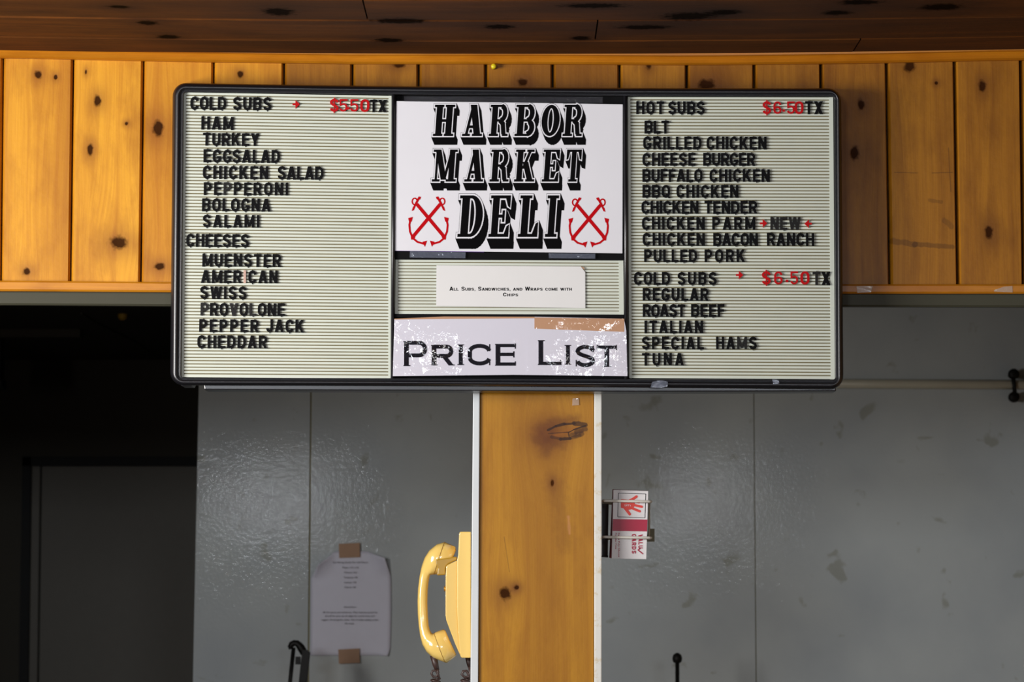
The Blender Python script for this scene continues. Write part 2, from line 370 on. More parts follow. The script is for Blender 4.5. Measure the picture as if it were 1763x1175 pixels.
def glyph(ch, w=None, t=.2, th=None):
    """sans capitals: w = width, t = stem width, th = bar height"""
    w = w or GW[ch]; th = th or t; s = t/2; L, R, B, T, m = s, w-s, th/2, 1-th/2, w/2; rx = R-m; q = []
    ry = min(.27, rx*1.25+.02); c = lambda p, k=t, cl=False: q.extend(strip(p, k, cl))
    st = lambda x, y0=0, y1=1: q.extend(rect(x-s, y0, x+s, y1))
    br = lambda y, x0, x1: q.extend(rect(x0, y-th/2, x1, y+th/2))
    k = (t+th)/2
    if ch == 'A': q += dg(s*1.05, 0, m-.01, 1, t*1.12)+dg(w-s*1.05, 0, m+.01, 1, t*1.12); br(.3, w*.2, w*.8)
    elif ch in 'BPR':
        st(L); y2 = {'B': .53, 'P': .43, 'R': .47}[ch]; r1 = (T-y2)/2; x1 = R-r1*.95
        c([(L, T), (x1, T)]+arc(x1, T-r1, R-x1, r1, 90, -90, 8)+[(L, y2)], k)
        if ch == 'B': r2 = (y2-B)/2; c([(L, y2), (x1, y2)]+arc(x1-.01, y2-r2, R-x1+.01, r2, 90, -90, 8)+[(L, B)], k)
        if ch == 'R': q += dg(w-s, 0, w*.55, y2, t*1.1)
    elif ch in 'CG':
        p = arc(m, T-ry, rx, ry, 8, 180, 9)+arc(m, B+ry, rx, ry, 180, 350 if ch == 'C' else 360, 9); c(p, k)
        if ch == 'G': st(R, B+ry-.05, .5); br(.5-th/2+th*.0, m, w)
    elif ch in 'OQ0':
        c(arc(m, T-ry, rx, ry, 0, 180, 10)+arc(m, B+ry, rx, ry, 180, 360, 10), k, True)
        if ch == 'Q': q += dg(w-s*.3, -.03, m+.02, .3, t*.9)
    elif ch == 'D':
        st(L); r = min(.3, R-.2); c([(L, T), (R-r, T)]+arc(R-r, T-.3, r, .3, 90, 0, 6)+arc(R-r, B+.3, r, .3, 0, -90, 6)+[(L, B)], k)
    elif ch == 'E': st(L); br(T, 0, w); br(.52, 0, w*.93); br(B, 0, w)
    elif ch == 'F': st(L); br(T, 0, w); br(.5, 0, w*.9)
    elif ch == 'H': st(L); st(R); br(.52, 0, w)
    elif ch == 'I': st(m)
    elif ch == 'J': c([(R, 1), (R, B+ry)]+arc(m, B+ry, rx, ry, 0, -180, 9), k)
    elif ch == 'K': st(L); q += dg(t*.9, .36, w-s*1.3, 1, t*1.2)+dg(w-s*1.1, 0, w*.42, .6, t*1.1)
    elif ch == 'L': st(L); br(B, 0, w)
    elif ch == 'M': st(L); st(R); q += dg(L, 1, m, .1, t*.9)+dg(R, 1, m, .1, t*.9)
    elif ch == 'N': st(L); st(R); q += dg(L+.01, 1, R-.01, 0, t*1.15)
    elif ch == 'S':
        y1, y2 = T-.2, B+.2; c(arc(m, y1, rx, .2, 5, 180, 9)+bez((L, y1), (L, y1-.22), (R, y2+.22), (R, y2))+arc(m, y2, rx, .2, 0, -175, 9), k)
    elif ch == 'T': st(m); br(T, 0, w)
    elif ch == 'U': c([(L, 1), (L, B+ry)]+arc(m, B+ry, rx, ry, 180, 360, 9)+[(R, 1)], k)
    elif ch == 'V': q += dg(m, 0, s*1.05, 1, t*1.12)+dg(m, 0, w-s*1.05, 1, t*1.12)
    elif ch == 'W': q += dg(w*.28, 0, s, 1, t)+dg(w*.28, 0, m, 1, t)+dg(w*.72, 0, m, 1, t)+dg(w*.72, 0, w-s, 1, t)
    elif ch == 'X': q += dg(s*1.1, 0, w-s*1.1, 1, t*1.25)+dg(w-s*1.1, 0, s*1.1, 1, t*1.25)
    elif ch == 'Y': st(m, 0, .45); q += dg(m, .38, s*1.1, 1, t*1.2)+dg(m, .38, w-s*1.1, 1, t*1.2)
    elif ch == 'Z': br(T, 0, w); br(B, 0, w); q += dg(s*1.2, B, w-s*1.2, T, t*1.3)
    elif ch == '5': c([(R+s*.8, T), (L+.03, T), (L+.02, .52)]+bez((L+.02, .52), (m, .66), (R, .62), (R, .34))+arc(m, B+.24, rx, .24, 0, -165, 9), k*.8)
    elif ch == '6':
        c(arc(m, T-ry, rx, ry, 15, 180, 9)+[(L, B+.22)], k*.8); c(arc(m, B+.23, rx, .23, 0, 360, 14), k*.8, True)
    elif ch == '$': q += glyph('S', w, t, th)+rect(m-s*.5, -.1, m+s*.5, 1.1)
    elif ch == '.': q += rect(m-s, 0, m+s, t)
    elif ch == ',': q += rect(m-s, 0, m+s, t)+dg(m-s*.5, -t*.8, m+s*.4, 0, s)
    elif ch == '>': q += [[(w*.4, .2), (w, .52), (w*.4, .84)]]+rect(0, .45, w*.5, .59)
    elif ch == '<': q += [[(w*.6, .2), (0, .52), (w*.6, .84)]]+rect(w*.5, .45, w, .59)
    return q
def ccw(p):
    a = sum(p[i][0]*p[(i+1) % len(p)][1]-p[(i+1) % len(p)][0]*p[i][1] for i in range(len(p)))
    return p if a > 0 else p[::-1]
def clean(p):
    r = []
    for v in p:
        if not r or math.hypot(v[0]-r[-1][0], v[1]-r[-1][1]) > 1e-6: r.append(v)
    if len(r) > 1 and math.hypot(r[0][0]-r[-1][0], r[0][1]-r[-1][1]) < 1e-6: r.pop()
    return r
def offset(p, d):
    p = ccw(clean(p)); n = len(p); out = []
    if n < 3: return None
    for i in range(n):
        a, b, c = p[i-1], p[i], p[(i+1) % n]; ns = []
        for u, v in ((a, b), (b, c)):
            dx, dy = v[0]-u[0], v[1]-u[1]; l = math.hypot(dx, dy); ns.append((dy/l, -dx/l))
        mx, my = (ns[0][0]+ns[1][0])/2, (ns[0][1]+ns[1][1])/2; l2 = max(mx*mx+my*my, .4)
        out.append((b[0]+mx/l2*d, b[1]+my/l2*d))
    return out
def hull(pts):
    pts = sorted(set((round(x, 6), round(y, 6)) for x, y in pts))
    def half(ps):
        r = []
        for p in ps:
            while len(r) >= 2 and (r[-1][0]-r[-2][0])*(p[1]-r[-2][1])-(r[-1][1]-r[-2][1])*(p[0]-r[-2][0]) <= 0: r.pop()
            r.append(p)
        return r[:-1]
    return half(pts)+half(pts[::-1])

def union(polys):
    """exact planar union of overlapping polygons -> verts, triangles"""
    vs, fs = [], []
    for p in polys:
        p = clean(p)
        if len(p) < 3: continue
        p = ccw(p); fs.append(list(range(len(vs), len(vs)+len(p)))); vs += [Vector(v) for v in p]
    ov, oe, of, _, _, orf = delaunay_2d_cdt(vs, [], fs, 0, 1e-5)
    return ov, [f for f, o in zip(of, orf) if o]
def solid(bm, polys, f3, b3):
    """extruded union: f3/b3 map (x, y) to the front and back points"""
    ov, tr = union(polys); b2 = bmesh.new()
    A = [b2.verts.new(f3(v.x, v.y)) for v in ov]; B_ = [b2.verts.new(b3(v.x, v.y)) for v in ov]; ed = {}
    for t in tr:
        for i in range(3): ed[(t[i], t[(i+1) % 3])] = 1
        b2.faces.new([A[i] for i in t]); b2.faces.new([B_[i] for i in t[::-1]])
    for (i, j) in ed:
        if (j, i) not in ed: b2.faces.new((A[i], B_[i], B_[j], A[j]))
    bmesh.ops.delete(b2, geom=[v for v in b2.verts if not v.link_faces], context='VERTS')
    bmesh.ops.recalc_face_normals(b2, faces=b2.faces); merge(bm, b2)
def print_polys(bm, polys, Y, conv, thick=.00025):
    """flat ink: polys in local units, conv maps (x, y) -> world (x, z); paper faces -Y"""
    ov, tr = union(polys); V_ = []
    for v in ov: x, z = conv(v.x, v.y); V_.append(bm.verts.new((x, Y, z)))
    for t in tr:
        f = bm.faces.new([V_[i] for i in t]); f.normal_update()
        if f.normal.y > 0: f.normal_flip()
    bmesh.ops.delete(bm, geom=[v for v in V_ if not v.link_faces], context='VERTS')
def pxconv(x0, ybase, sx, sy, Y, shear=0, roll=0):
    def f(x, y):
        q = P(x0+x*sx+shear*y*sy, ybase-y*sy+roll*x*sx, Y); return (q.x, q.z)
    return f

# ================================================================== the shop shell
YW = 5.0
def ceil_z(x):                                  # the old ceiling sags a few millimetres at the middle
    return 2.536 + .008*(x/.9)**2*min(1, 1) if abs(x) < 1.1 else 2.536+.008*(1.1/.9)**2
b = BM(); box(b, -2.2, 2.4, -3.2, 8.2, -.05, 0); box(b, -2.2, -.0, 8.2, 10.3, -.05, 0); struct(link('floor', b, M_floor))
b = BM()                                        # left wall with a window opening
box(b, -2.2, -2.0, -3.2, 2.2, 0, 2.7); box(b, -2.2, -2.0, 4.0, 5.2, 0, 2.7); box(b, -2.2, -2.0, 2.2, 4.0, 0, 1.56); box(b, -2.2, -2.0, 2.2, 4.0, 2.4, 2.7)
struct(link('wall_left', b, M_wallp))
b = BM(); box(b, 2.2, 2.4, -3.2, 8.2, 0, 2.7); struct(link('wall_right', b, M_wallp))
b = BM()
box(b, -2.0, -2.15, -3.2, -3.0, 0, 2.7); box(b, -2.2, 2.4, -3.2, -3.0, 0, 1.98); box(b, -2.2, 2.4, -3.2, -3.0, 2.45, 2.7)
box(b, -1.08, .68, -3.2, -3.0, 1.98, 2.45); box(b, 1.62, 2.4, -3.2, -3.0, 1.98, 2.45)
struct(link('wall_rear', b, M_wallp))
for n_, (x0, x1) in enumerate(((-2.12, -1.08), (.68, 1.62))):
    b = BM()
    for (a0, a1, c0, c1) in ((x0, x1, 1.98, 2.02), (x0, x1, 2.41, 2.45), (x0, x0+.04, 2.02, 2.41), (x1-.04, x1, 2.02, 2.41)): box(b, a0, a1, -3.1, -3.06, c0, c1)
    struct(link('window_%d' % (n_+1), b, M_white))
b = BM()
for (a0, a1, c0, c1) in ((2.2, 4.0, 1.56, 1.6), (2.2, 4.0, 2.36, 2.4), (2.2, 2.24, 1.6, 2.36), (3.96, 4.0, 1.6, 2.36)): box(b, -2.14, -2.1, a0, a1, c0, c1)
struct(link('window_3', b, M_white))

# ceiling: tongue-and-groove boards, each one a part
ceil = bpy.data.objects.new('ceiling', None); COL.objects.link(ceil); ceil['kind'] = 'structure'
row_y = [5.0+.02]
for py in (71, 36.5, 2): row_y.append(PZ(881, py, 2.536).y)
while row_y[-1] > -3.1: row_y.append(row_y[-1]-.175)
joints = {0: [PZ(1474, 80, 2.54).x], 1: [PZ(1026, 54, 2.54).x], 2: [PZ(630, 20, 2.54).x]}
for r in range(len(row_y)-1):
    y1, y0 = row_y[r], row_y[r+1]
    js = joints.get(r, [random.uniform(-1.2, 1.4)])
    xs = [-2.0]+js+[2.2]
    for x0, x1 in zip(xs, xs[1:]):
        b = BM(); nseg = 14; g = .0018; ys = [y0+g, y0+g+.003, y1-g-.003, y1-g]; zo = [.004, 0, 0, .004]
        X = [x0+.0012+(x1-x0-.0024)*i/nseg for i in range(nseg+1)]
        dz = random.uniform(0, .0015)
        lo = [[b.verts.new((x, ys[k], ceil_z(x)+zo[k]+dz)) for k in range(4)] for x in X]
        hi = [[b.verts.new((x, ys[k], ceil_z(x)+.018)) for k in (0, 3)] for x in X]
        for i in range(nseg):
            for k in range(3): b.faces.new((lo[i][k], lo[i][k+1], lo[i+1][k+1], lo[i+1][k]))
            b.faces.new((hi[i][0], hi[i+1][0], hi[i+1][1], hi[i][1]))
            b.faces.new((lo[i][0], lo[i+1][0], hi[i+1][0], hi[i][0])); b.faces.new((lo[i][3], hi[i][1], hi[i+1][1], lo[i+1][3]))
        for i in (0, nseg): b.faces.new([lo[i][0], lo[i][1], lo[i][2], lo[i][3], hi[i][1], hi[i][0]])
        bmesh.ops.recalc_face_normals(b, faces=b.faces)
        part('ceiling_board', b, M_ceil, ceil)
b = BM(); box(b, -2.2, 2.4, -3.2, 5.02, 2.566, 2.62); part('ceiling_deck', b, M_dark, ceil)

# header wall: knotty pine planks over the opening
hdr = bpy.data.objects.new('wall_front', None); COL.objects.link(hdr); hdr['kind'] = 'structure'
edges = [(-590,-590),(-470,-474),(-352,-357),(-234,-240),(-115,-121),(4,0),(125,120),(246,241),(367,364),(488,486),(606,605),(720,720),(836,837),(951,952),(1066,1068),
         (1182,1184),(1298,1301),(1413,1416),(1526,1532),(1643,1649),(1757,1762),(1874,1881),(1990,1999),(2106,2117),(2222,2235),(2338,2353),(2454,2471),(2570,2589)]
Zt = 2.56
for i in range(len(edges)-1):
    a, c = edges[i], edges[i+1]
    def xe(e, z):
        qt, qb = P(e[0], 105, YW), P(e[1], 487, YW); k = (z-qb.z)/(qt.z-qb.z); return qb.x+(qt.x-qb.x)*k
    zb = P(881, 492, YW).z; b = BM(); vr = []
    for z in (zb, Zt):
        xa, xc = xe(a, z), xe(c, z); rb = 4.5e-3
        vr.append([b.verts.new(v) for v in ((xa+.0016, YW+.019, z), (xa+.0016, YW+.008, z), (xa+.0016+rb, YW, z), (xc-.0008-rb*.6, YW, z), (xc-.0008, YW+.008, z), (xc-.0008, YW+.019, z))])
    for k in range(6): b.faces.new((vr[0][k], vr[0][(k+1) % 6], vr[1][(k+1) % 6], vr[1][k]))
    b.faces.new(vr[0][::-1]); b.faces.new(vr[1]); bmesh.ops.recalc_face_normals(b, faces=b.faces)
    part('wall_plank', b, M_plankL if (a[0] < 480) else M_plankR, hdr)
b = BM(); box(b, -2.0, 2.2, YW+.0195, YW+.16, P(881, 501, YW).z, 2.56); part('wall_core', b, M_header, hdr)

def px_rail(name, top, bot, Yf, Yb, mat, parent=None, bev=.002, n=20, cove=False):
    """long horizontal moulding; top/bot: lists of (px, py) followed by the piece"""
    def at(l, x):
        for (x0, y0), (x1, y1) in zip(l, l[1:]):
            if x <= x1: break
        return y0+(y1-y0)*(x-x0)/(x1-x0)
    b = BM(); rings = []
    X = [-1000+i*4000/50 for i in range(51)]
    for x in X:
        xx = min(max(x, 0), 1763); yt, yb_ = at(top, xx), at(bot, xx)
        T_, B_ = P(x, yt, Yf), P(x, yb_, Yf); T_.x = B_.x = P(x, 587, Yf).x
        h = T_.z-B_.z
        if cove:
            prof = [(Yb, B_.z), (Yf+.009, B_.z), (Yf+.004, B_.z+h*.12), (Yf+.006, B_.z+h*.5), (Yf+.003, B_.z+h*.66), (Yf-.003, B_.z+h*.72), (Yf-.004, T_.z+.001), (Yb, T_.z+.001)]
        else:
            e = .003; prof = [(Yb, B_.z), (Yf+e, B_.z), (Yf, B_.z+e), (Yf, T_.z-e), (Yf+e, T_.z), (Yb, T_.z)]
        rings.append([b.verts.new((T_.x, y, z)) for y, z in prof])
    m_ = len(rings[0])
    for r0, r1 in zip(rings, rings[1:]):
        for k in range(m_): b.faces.new((r0[k], r0[(k+1) % m_], r1[(k+1) % m_], r1[k]))
    b.faces.new(rings[0]); b.faces.new(rings[-1][::-1]); bmesh.ops.recalc_face_normals(b, faces=b.faces)
    o = link(name, b, mat); struct(o); return o
px_rail('trim_1', [(0,79),(300,84.5),(600,89),(900,89),(1200,91),(1500,87),(1763,81)], [(0,97.5),(300,104),(600,108),(900,108),(1200,110),(1500,107),(1763,101)],
        4.982, 5.0, M_trim, cove=True)
px_rail('trim_2', [(0,483),(300,486),(881,488),(1455,489.5),(1763,489.5)], [(0,501),(300,503),(881,504.5),(1455,505.5),(1763,505.5)], 4.986, 5.0, M_trim)
px_rail('trim_3', [(0,500),(881,503),(1763,504)], [(0,525),(300,527),(1455,528),(1763,529)], 5.004, 5.02, M_header)

# ================================================================== post under the board
post = bpy.data.objects.new('trim_4', None); COL.objects.link(post); post['kind'] = 'structure'; post.location = (P(925, 900, YW).x, 5.1, 0)
def post_x(l, z):
    (xt, yt), (xb, yb_) = l; a, c = P(xt, yt, YW), P(xb, yb_, YW); k = (z-c.z)/(a.z-c.z); k = max(k, -.6); return c.x+(a.x-c.x)*k
def post_piece(name, l, r, Yf, Yb, mat, z1=2.2, bev=.0015):
    b = BM(); zs = [0, 1.2, z1]
    F = [[Vector((post_x(e, z), Yf, z)) for z in zs] for e in (l, r)]
    pts = [F[0][0], F[1][0], F[1][1], F[1][2], F[0][2], F[0][1]]
    prism(b, pts, [Vector((v.x, Yb, v.z)) for v in pts], bev)
    return part(name, b, mat, post)
eL0, eL1 = ((814.5, 680), (810, 1175)), ((826, 680), (823.3, 1175))
eR1, eR0 = ((1023, 680), (1023, 1175)), ((1035.7, 680), (1035.7, 1175))
post_piece('post_face_board', ((826.8,680),(824,1175)), ((1022.3,680),(1022.3,1175)), 5.001, 5.19, M_post, z1=P(881,520,5).z)
post_piece('white_edge_panel', eL0, eL1, 4.996, 5.2, M_white, z1=P(881,527,5).z)
post_piece('white_edge_panel', eR1, eR0, 4.996, 5.2, M_whiteY, z1=P(881,527,5).z)

# ================================================================== back room
wb = bpy.data.objects.new('wall_back', None); COL.objects.link(wb); wb['kind'] = 'structure'
YB = 8.0
def bx(px_t, px_b, z):
    a, c = P(px_t, 675, YB), P(px_b, 1175, YB); k = (z-c.z)/(a.z-c.z); k = min(max(k, -.3), 1.4); return c.x+(a.x-c.x)*k
cols = [((342, 332), (534.3, 529.3)), ((536.7, 532.2), (1297.2, 1301.2)), ((1298.6, 1302.8), (2300, 2300))]
for l, r in cols:
    b = BM(); zs = [0, 1.3, 2.408]
    F = [[Vector((bx(e[0], e[1], z), YB, z)) for z in zs] for e in (l, r)]
    F[1] = [Vector((min(v.x, 2.2), v.y, v.z)) for v in F[1]]
    pts = [F[0][0], F[1][0], F[1][1], F[1][2], F[0][2], F[0][1]]
    prism(b, pts, [Vector((v.x, YB+.0035, v.z)) for v in pts], .0008)
    part('wall_panel', b, M_frp, wb)
M_seam = plain('olive_panel_joint', srgb(136,128,92), .7)
b = BM(); box(b, bx(345, 335, 1.9), 2.2, YB+.004, YB+.12, 0, 2.408); part('wall_core', b, M_seam, wb)
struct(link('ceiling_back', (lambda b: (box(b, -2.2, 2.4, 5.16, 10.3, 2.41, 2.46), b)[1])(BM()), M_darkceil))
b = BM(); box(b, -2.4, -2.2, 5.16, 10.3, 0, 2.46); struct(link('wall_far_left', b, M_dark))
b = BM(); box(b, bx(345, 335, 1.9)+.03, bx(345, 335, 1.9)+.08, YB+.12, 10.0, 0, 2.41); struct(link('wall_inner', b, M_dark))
YD = 10.0
b = BM(); xl, xr = P(40, 800, YD).x, -.2
zt = P(200, 788, YD).z
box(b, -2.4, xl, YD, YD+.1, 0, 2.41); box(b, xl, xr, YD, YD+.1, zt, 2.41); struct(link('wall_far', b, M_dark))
b = BM(); f = [(P(46, 800, YD).x, .0), (P(46, 800, YD).x, zt-.03)]
door = bpy.data.objects.new('door_1', None); COL.objects.link(door); door.location = (P(200, 800, YD).x, YD, 0); door['kind'] = 'structure'
b = BM(); box(b, xl, xl+.03, YD-.02, YD+.1, 0, zt); box(b, xl, -.45, YD-.02, YD+.1, zt-.03, zt+.002); part('door_frame', b, M_doorf, door)
b = BM(); box(b, xl+.03, xl+.058, YD+.0, YD+.1, 0, zt-.03, .003); part('door_jamb', b, M_doorp, door)
b = BM(); box(b, xl+.06, -.5, YD+.03, YD+.07, 0, zt-.029, .001); part('door_panel', b, M_doorp, door)
# left end of the dark room: black upright edge at the frame's left border
b = BM(); q = P(2, 640, 9.0); box(b, q.x-.12, q.x, 8.98, 9.06, P(0,664,9).z, 2.41, .004); box(b, q.x-.1, q.x+.008, 8.97, 9.05, P(0,664,9).z-.01, P(0,655,9).z, .003)
tag(link('ceiling_bracket', b, M_doorf), 'black bracket hanging in the dark back room above the grey door', 'bracket')
# strip fixture and cable under the dark ceiling
q0 = PZ(-60, 573, 2.40); b = BM(); box(b, q0.x, PZ(140, 573, 2.40).x, q0.y-.02, q0.y+.04, 2.385, 2.41, .003)
tag(link('ceiling_strip', b, M_dark), 'thin grey strip fixture on the dark ceiling left of the menu board', 'fixture')
b = BM(); tube(b, [PZ(x, y, 2.407) for x, y in ((140,540),(165,556),(190,568),(215,580),(235,590),(256,606))], .003, 6)
tag(link('ceiling_cable', b, M_header), 'thin grey cable curving across the dark ceiling left of the board', 'cable')
b = BM(); tube(b, [PZ(211, 541, 2.41), PZ(211, 541, 2.41)-Vector((0,0,.012)), PZ(211, 541, 2.41)-Vector((0,0,.018))], [.014, .013, .006], 10)
tag(link('ceiling_fitting', b, M_cradle), 'small brown round fitting on the dark back room ceiling', 'fitting')

# pipe on the back wall, right
def rod(name, a, c, r, mat, parent=None, seg=14):
    b = BM(); tube(b, [a, c], r, seg); return part(name, b, mat, parent, True) if parent else link(name, b, mat, smooth=True)
pp0, pp1 = P(1180, 660, 7.955), P(2000, 664, 7.955)
pipe = thing('wall_pipe', ((pp0+pp1)/2), 'cream horizontal pipe along the grey back wall, right of the menu board', 'pipe')
rod('pipe_tube', pp0, pp1, .0128, M_pipe, pipe)
hg = P(1744, 664, 7.955)
b = BM(); tube(b, [hg+Vector((-.004,-.016,.03)), hg+Vector((0,-.02,0)), hg+Vector((.002,-.016,-.03))], .006, 8)
for dz in (.03, -.033):
    c0 = hg+Vector((0,-.016,dz)); tube(b, [c0+Vector((0,.062,0)), c0+Vector((0,.01,0)), c0+Vector((0,-.004,0)), c0+Vector((0,-.008,0))], [.006, .015, .015, .009], 12)
part('pipe_clamp', b, M_bmetal, pipe, True)

# ------------------------------------------------------------------ taped note on the back wall
def z3(x, y): return (480+x/4.27, 900+y/4.27)
note = thing('taped_note', P(610, 1040, 7.99), 'curled white paper note with small printed lines taped to the grey back wall', 'paper')
b = BM(); nu, nv = 22, 26; V = []
for j in range(nv+1):
    v = j/nv; row = []
    for i in range(nu+1):
        u = i/nu
        x = 238+(822-238)*u; y = 212+(980-212)*v
        ll = 0
        cu, cv = max(0, (.30-u)/.30), max(0, (.26-v)/.26)       # top-left corner curls forward
        m1 = cu*cv
        x += 58*m1**.9+ 10*(1-v)*max(0, .3-u); y += 100*m1**.9; ll += .035*m1
        du, dv = max(0, (u-.72)/.28), max(0, (.24-v)/.24)       # top-right
        m2 = du*dv; x -= 36*m2; y += 52*m2**.9; ll += .03*m2
        x += -4+8*math.sin(v*PI)*(u > .5)*(u-.5)*2
        eu, ev = max(0, (u-.86)/.14), max(0, (v-.93)/.07); x -= 18*eu*ev; ll += .01*eu*ev
        q = P(*z3(x, y), 7.996); q.y -= .002+ll+.004*math.sin(u*5+1)*.5*v
        row.append(b.verts.new(q))
    V.append(row)
for j in range(nv):
    for i in range(nu): b.faces.new((V[j][i], V[j+1][i], V[j+1][i+1], V[j][i+1]))
o = part('sheet', b, M_note, note, True)
sm = o.modifiers.new('thick', 'SOLIDIFY'); sm.thickness = .0004
for (x0, x1, y0, y1) in ((440,597,150,262), (437,595,927,1040)):
    b = BM(); pxprism(b, [z3(x0, y0+8), z3(x1-3, y0), z3(x1, y1-6), z3(x0+4, y1)], 7.986, 7.9895); part('tape_square', b, M_kraft, note)
def text_mesh(body, bold=0):
    cu = bpy.data.curves.new('t', 'FONT'); cu.body = body; cu.size = 1; cu.resolution_u = 2; cu.offset = bold
    o = bpy.data.objects.new('t', cu); COL.objects.link(o)
    dg_ = bpy.context.evaluated_depsgraph_get(); me = bpy.data.meshes.new_from_object(o.evaluated_get(dg_))
    bpy.data.objects.remove(o); bpy.data.curves.remove(cu); return me
def text_into(bm, body, x0, x1, yb, h, Y, bold=.0):
    """printed text line: fits x range in pixels, baseline yb, cap height h"""
    me = text_mesh(body, bold); xs = [v.co.x for v in me.vertices]; a, c = min(xs), max(xs); s = (x1-x0)/(c-a)
    for v in me.vertices:
        q = P(x0+(v.co.x-a)*s, yb-v.co.y*h/.7, Y); v.co = q
    bm.from_mesh(me); bpy.data.meshes.remove(me)
b = BM()
lines = [(160,275,785,'Sub Slicing Guide For Sub Pieces'), (235,415,650,'Meat: 1/2 x 32'), (305,440,625,'Cheese: 3x2'), (378,435,630,'Tomatoes: 3/8'), (450,443,612,'Lettuce: 3/8'), (520,445,607,'Onions: 3/8'),
         (805,440,612,'Reminders'), (882,130,915,'All the sauces, provolone etc. Meat must be spread on'), (935,165,875,'should be even on all edges for sandwiches and'), (990,105,935,'veggies. Dressing the other side includes adding under'), (1043,445,580,'the meat')]
for (y, x0, x1, s_) in lines: b = BM(); text_into(b, s_, 540+x0/8.39, 540+x1/8.39, 950+(y+10)/8.39, 3.0, 7.9875); part('printed_line', b, M_faint, note)

# ------------------------------------------------------------------ black hardware standing at the bottom edge
def z2(x, y, Y=7.6): return P(470+x/12.37, 1080+y/12.37, Y)
lev = thing('lever_bracket', (P(512,1150,7.6).x, 7.6, 0), 'black metal lever bracket with hooked top standing before the taped note', 'bracket')
def bar(bm, pts, w, Y0, Y1):     # flat bar through zoom points
    for (a, c) in zip(pts, pts[1:]):
        A, C = z2(*a), z2(*c); d = Vector((C.x-A.x, 0, C.z-A.z)).normalized(); n = Vector((-d.z, 0, d.x))*w/2
        f = [A+n, C+n, C-n, A-n]; prism(bm, [Vector((v.x, Y0, v.z)) for v in f], [Vector((v.x, Y1, v.z)) for v in f])
b = BM()
A = z2(440, 440); Bt = z2(362, 1175); tube(b, [A, Bt, Vector((Bt.x-.06, 7.6, 0))], .0054, 10); part('thin_bar', b, M_bmetal, lev, True)
b = BM()
tt, bb = [z2(630,480), z2(720,490), z2(790,550)], [z2(725,1175), z2(555,1175)]
pts = tt+bb+[z2(600,760)]
prism(b, [Vector((v.x, 7.585, v.z)) for v in pts], [Vector((v.x, 7.615, v.z)) for v in pts], .001)
x0, x1 = z2(555,1175).x, z2(725,1175).x; zz = z2(600,1175).z
prism(b, [Vector(v) for v in ((x0,7.585,zz), (x1,7.585,zz), (x1-.04,7.585,0), (x0-.04,7.585,0))], [Vector(v) for v in ((x0,7.615,zz), (x1,7.615,zz), (x1-.04,7.615,0), (x0-.04,7.615,0))])
part('wide_bar', b, M_bmetal, lev)
b = BM(); tube(b, [z2(x, y) for x, y in ((385,475),(372,420),(400,370),(450,345),(510,350),(560,395),(600,450),(640,520),(640,600))], [.006,.0075,.0085,.0085,.0085,.0095,.0105,.0105,.006], 10); part('hook', b, M_bmetal, lev, True)
b = BM(); bar(b, [(535,635),(530,800)], .0125, 7.59, 7.61); part('link', b, M_bmetal, lev)
kb = P(1166, 1134, 7.6)
rd = thing('knobbed_rod', (kb.x, 7.6, 0), 'thin black upright rod with a round knob on top, right of the post', 'rod')
rod('rod_shaft', Vector((kb.x, 7.6, 0)), kb-Vector((0,0,.006)), .0055, M_bmetal, rd)
b = BM(); tube(b, [kb+Vector((0,0,-.013)), kb+Vector((0,0,-.009)), kb, kb+Vector((0,0,.009)), kb+Vector((0,0,.014))], [.007,.0115,.013,.0105,.003], 14); part('knob', b, M_bmetal, rd, True)

# ================================================================== wall telephone on the left face of the post
def zt_(x, y): return (700+x/4.12, 890+y/4.12)
ph = thing('wall_telephone', P(790, 1020, 5.08), 'mustard yellow wall telephone with handset hung on the left side of the post', 'telephone')
b = BM()
sh = [(456,107),(384,107),(376,111),(372,125),(366,270),(358,308),(357,640),(365,820),(377,965),(383,995),(392,1003),(456,1003)]
pxprism(b, [zt_(*p) for p in sh], 5.03, 5.14, .0018); part('back_shell', b, M_yel, ph)
b = BM()
fr = [(359,311),(300,338),(286,346),(281,358),(277,420),(276,560),(276,700),(281,735),(292,765),(345,905),(380,985),(366,820),(358,640)]
pxprism(b, [zt_(*p) for p in fr], 5.034, 5.136, .0015); part('front_cover', b, M_yel, ph)
b = BM(); q = P(*zt_(271, 512), 5.08); tube(b, [q+Vector((.006,0,0)), q+Vector((.001,0,0)), q+Vector((-.0012,0,0))], [.0035,.0035,.0055], 10); part('hook_pin', b, M_brass, ph, True)
b = BM(); pxprism(b, [zt_(*p) for p in ((205,305),(350,284),(358,288),(357,308),(300,335),(284,350),(277,372),(275,414),(215,418),(222,370),(208,335))], 5.052, 5.062, .002); part('cradle', b, M_cradle, ph); b = BM()
pxprism(b, [zt_(*p) for p in ((205,305),(350,284),(358,288),(357,308),(300,335),(284,350),(277,372),(275,414),(215,418),(222,370),(208,335))], 5.1, 5.11, .002)
part('cradle', b, M_cradle, ph)
hs = [((352,238),(282,408),25),((346,213),(268,412),27.5),((270,180),(195,413),30),((215,196),(176,416),30),((162,238),(168,417),26),((128,290),(166,424),20),((107,350),(162,440),16),
      ((92,420),(157,470),14.5),((81,510),(151,530),14),((77,600),(149,610),13.5),((79,690),(152,700),14),((86,780),(158,772),14.5),((96,850),(166,803),17),
      ((112,910),(176,822),21),((142,962),(184,828),26),((190,1005),(188,830),29.5),((275,1038),(195,826),30),((288,1040),(208,818),30),((345,996),(262,799),27.5),((354,982),(274,806),25)]
b = BM(); rings = []
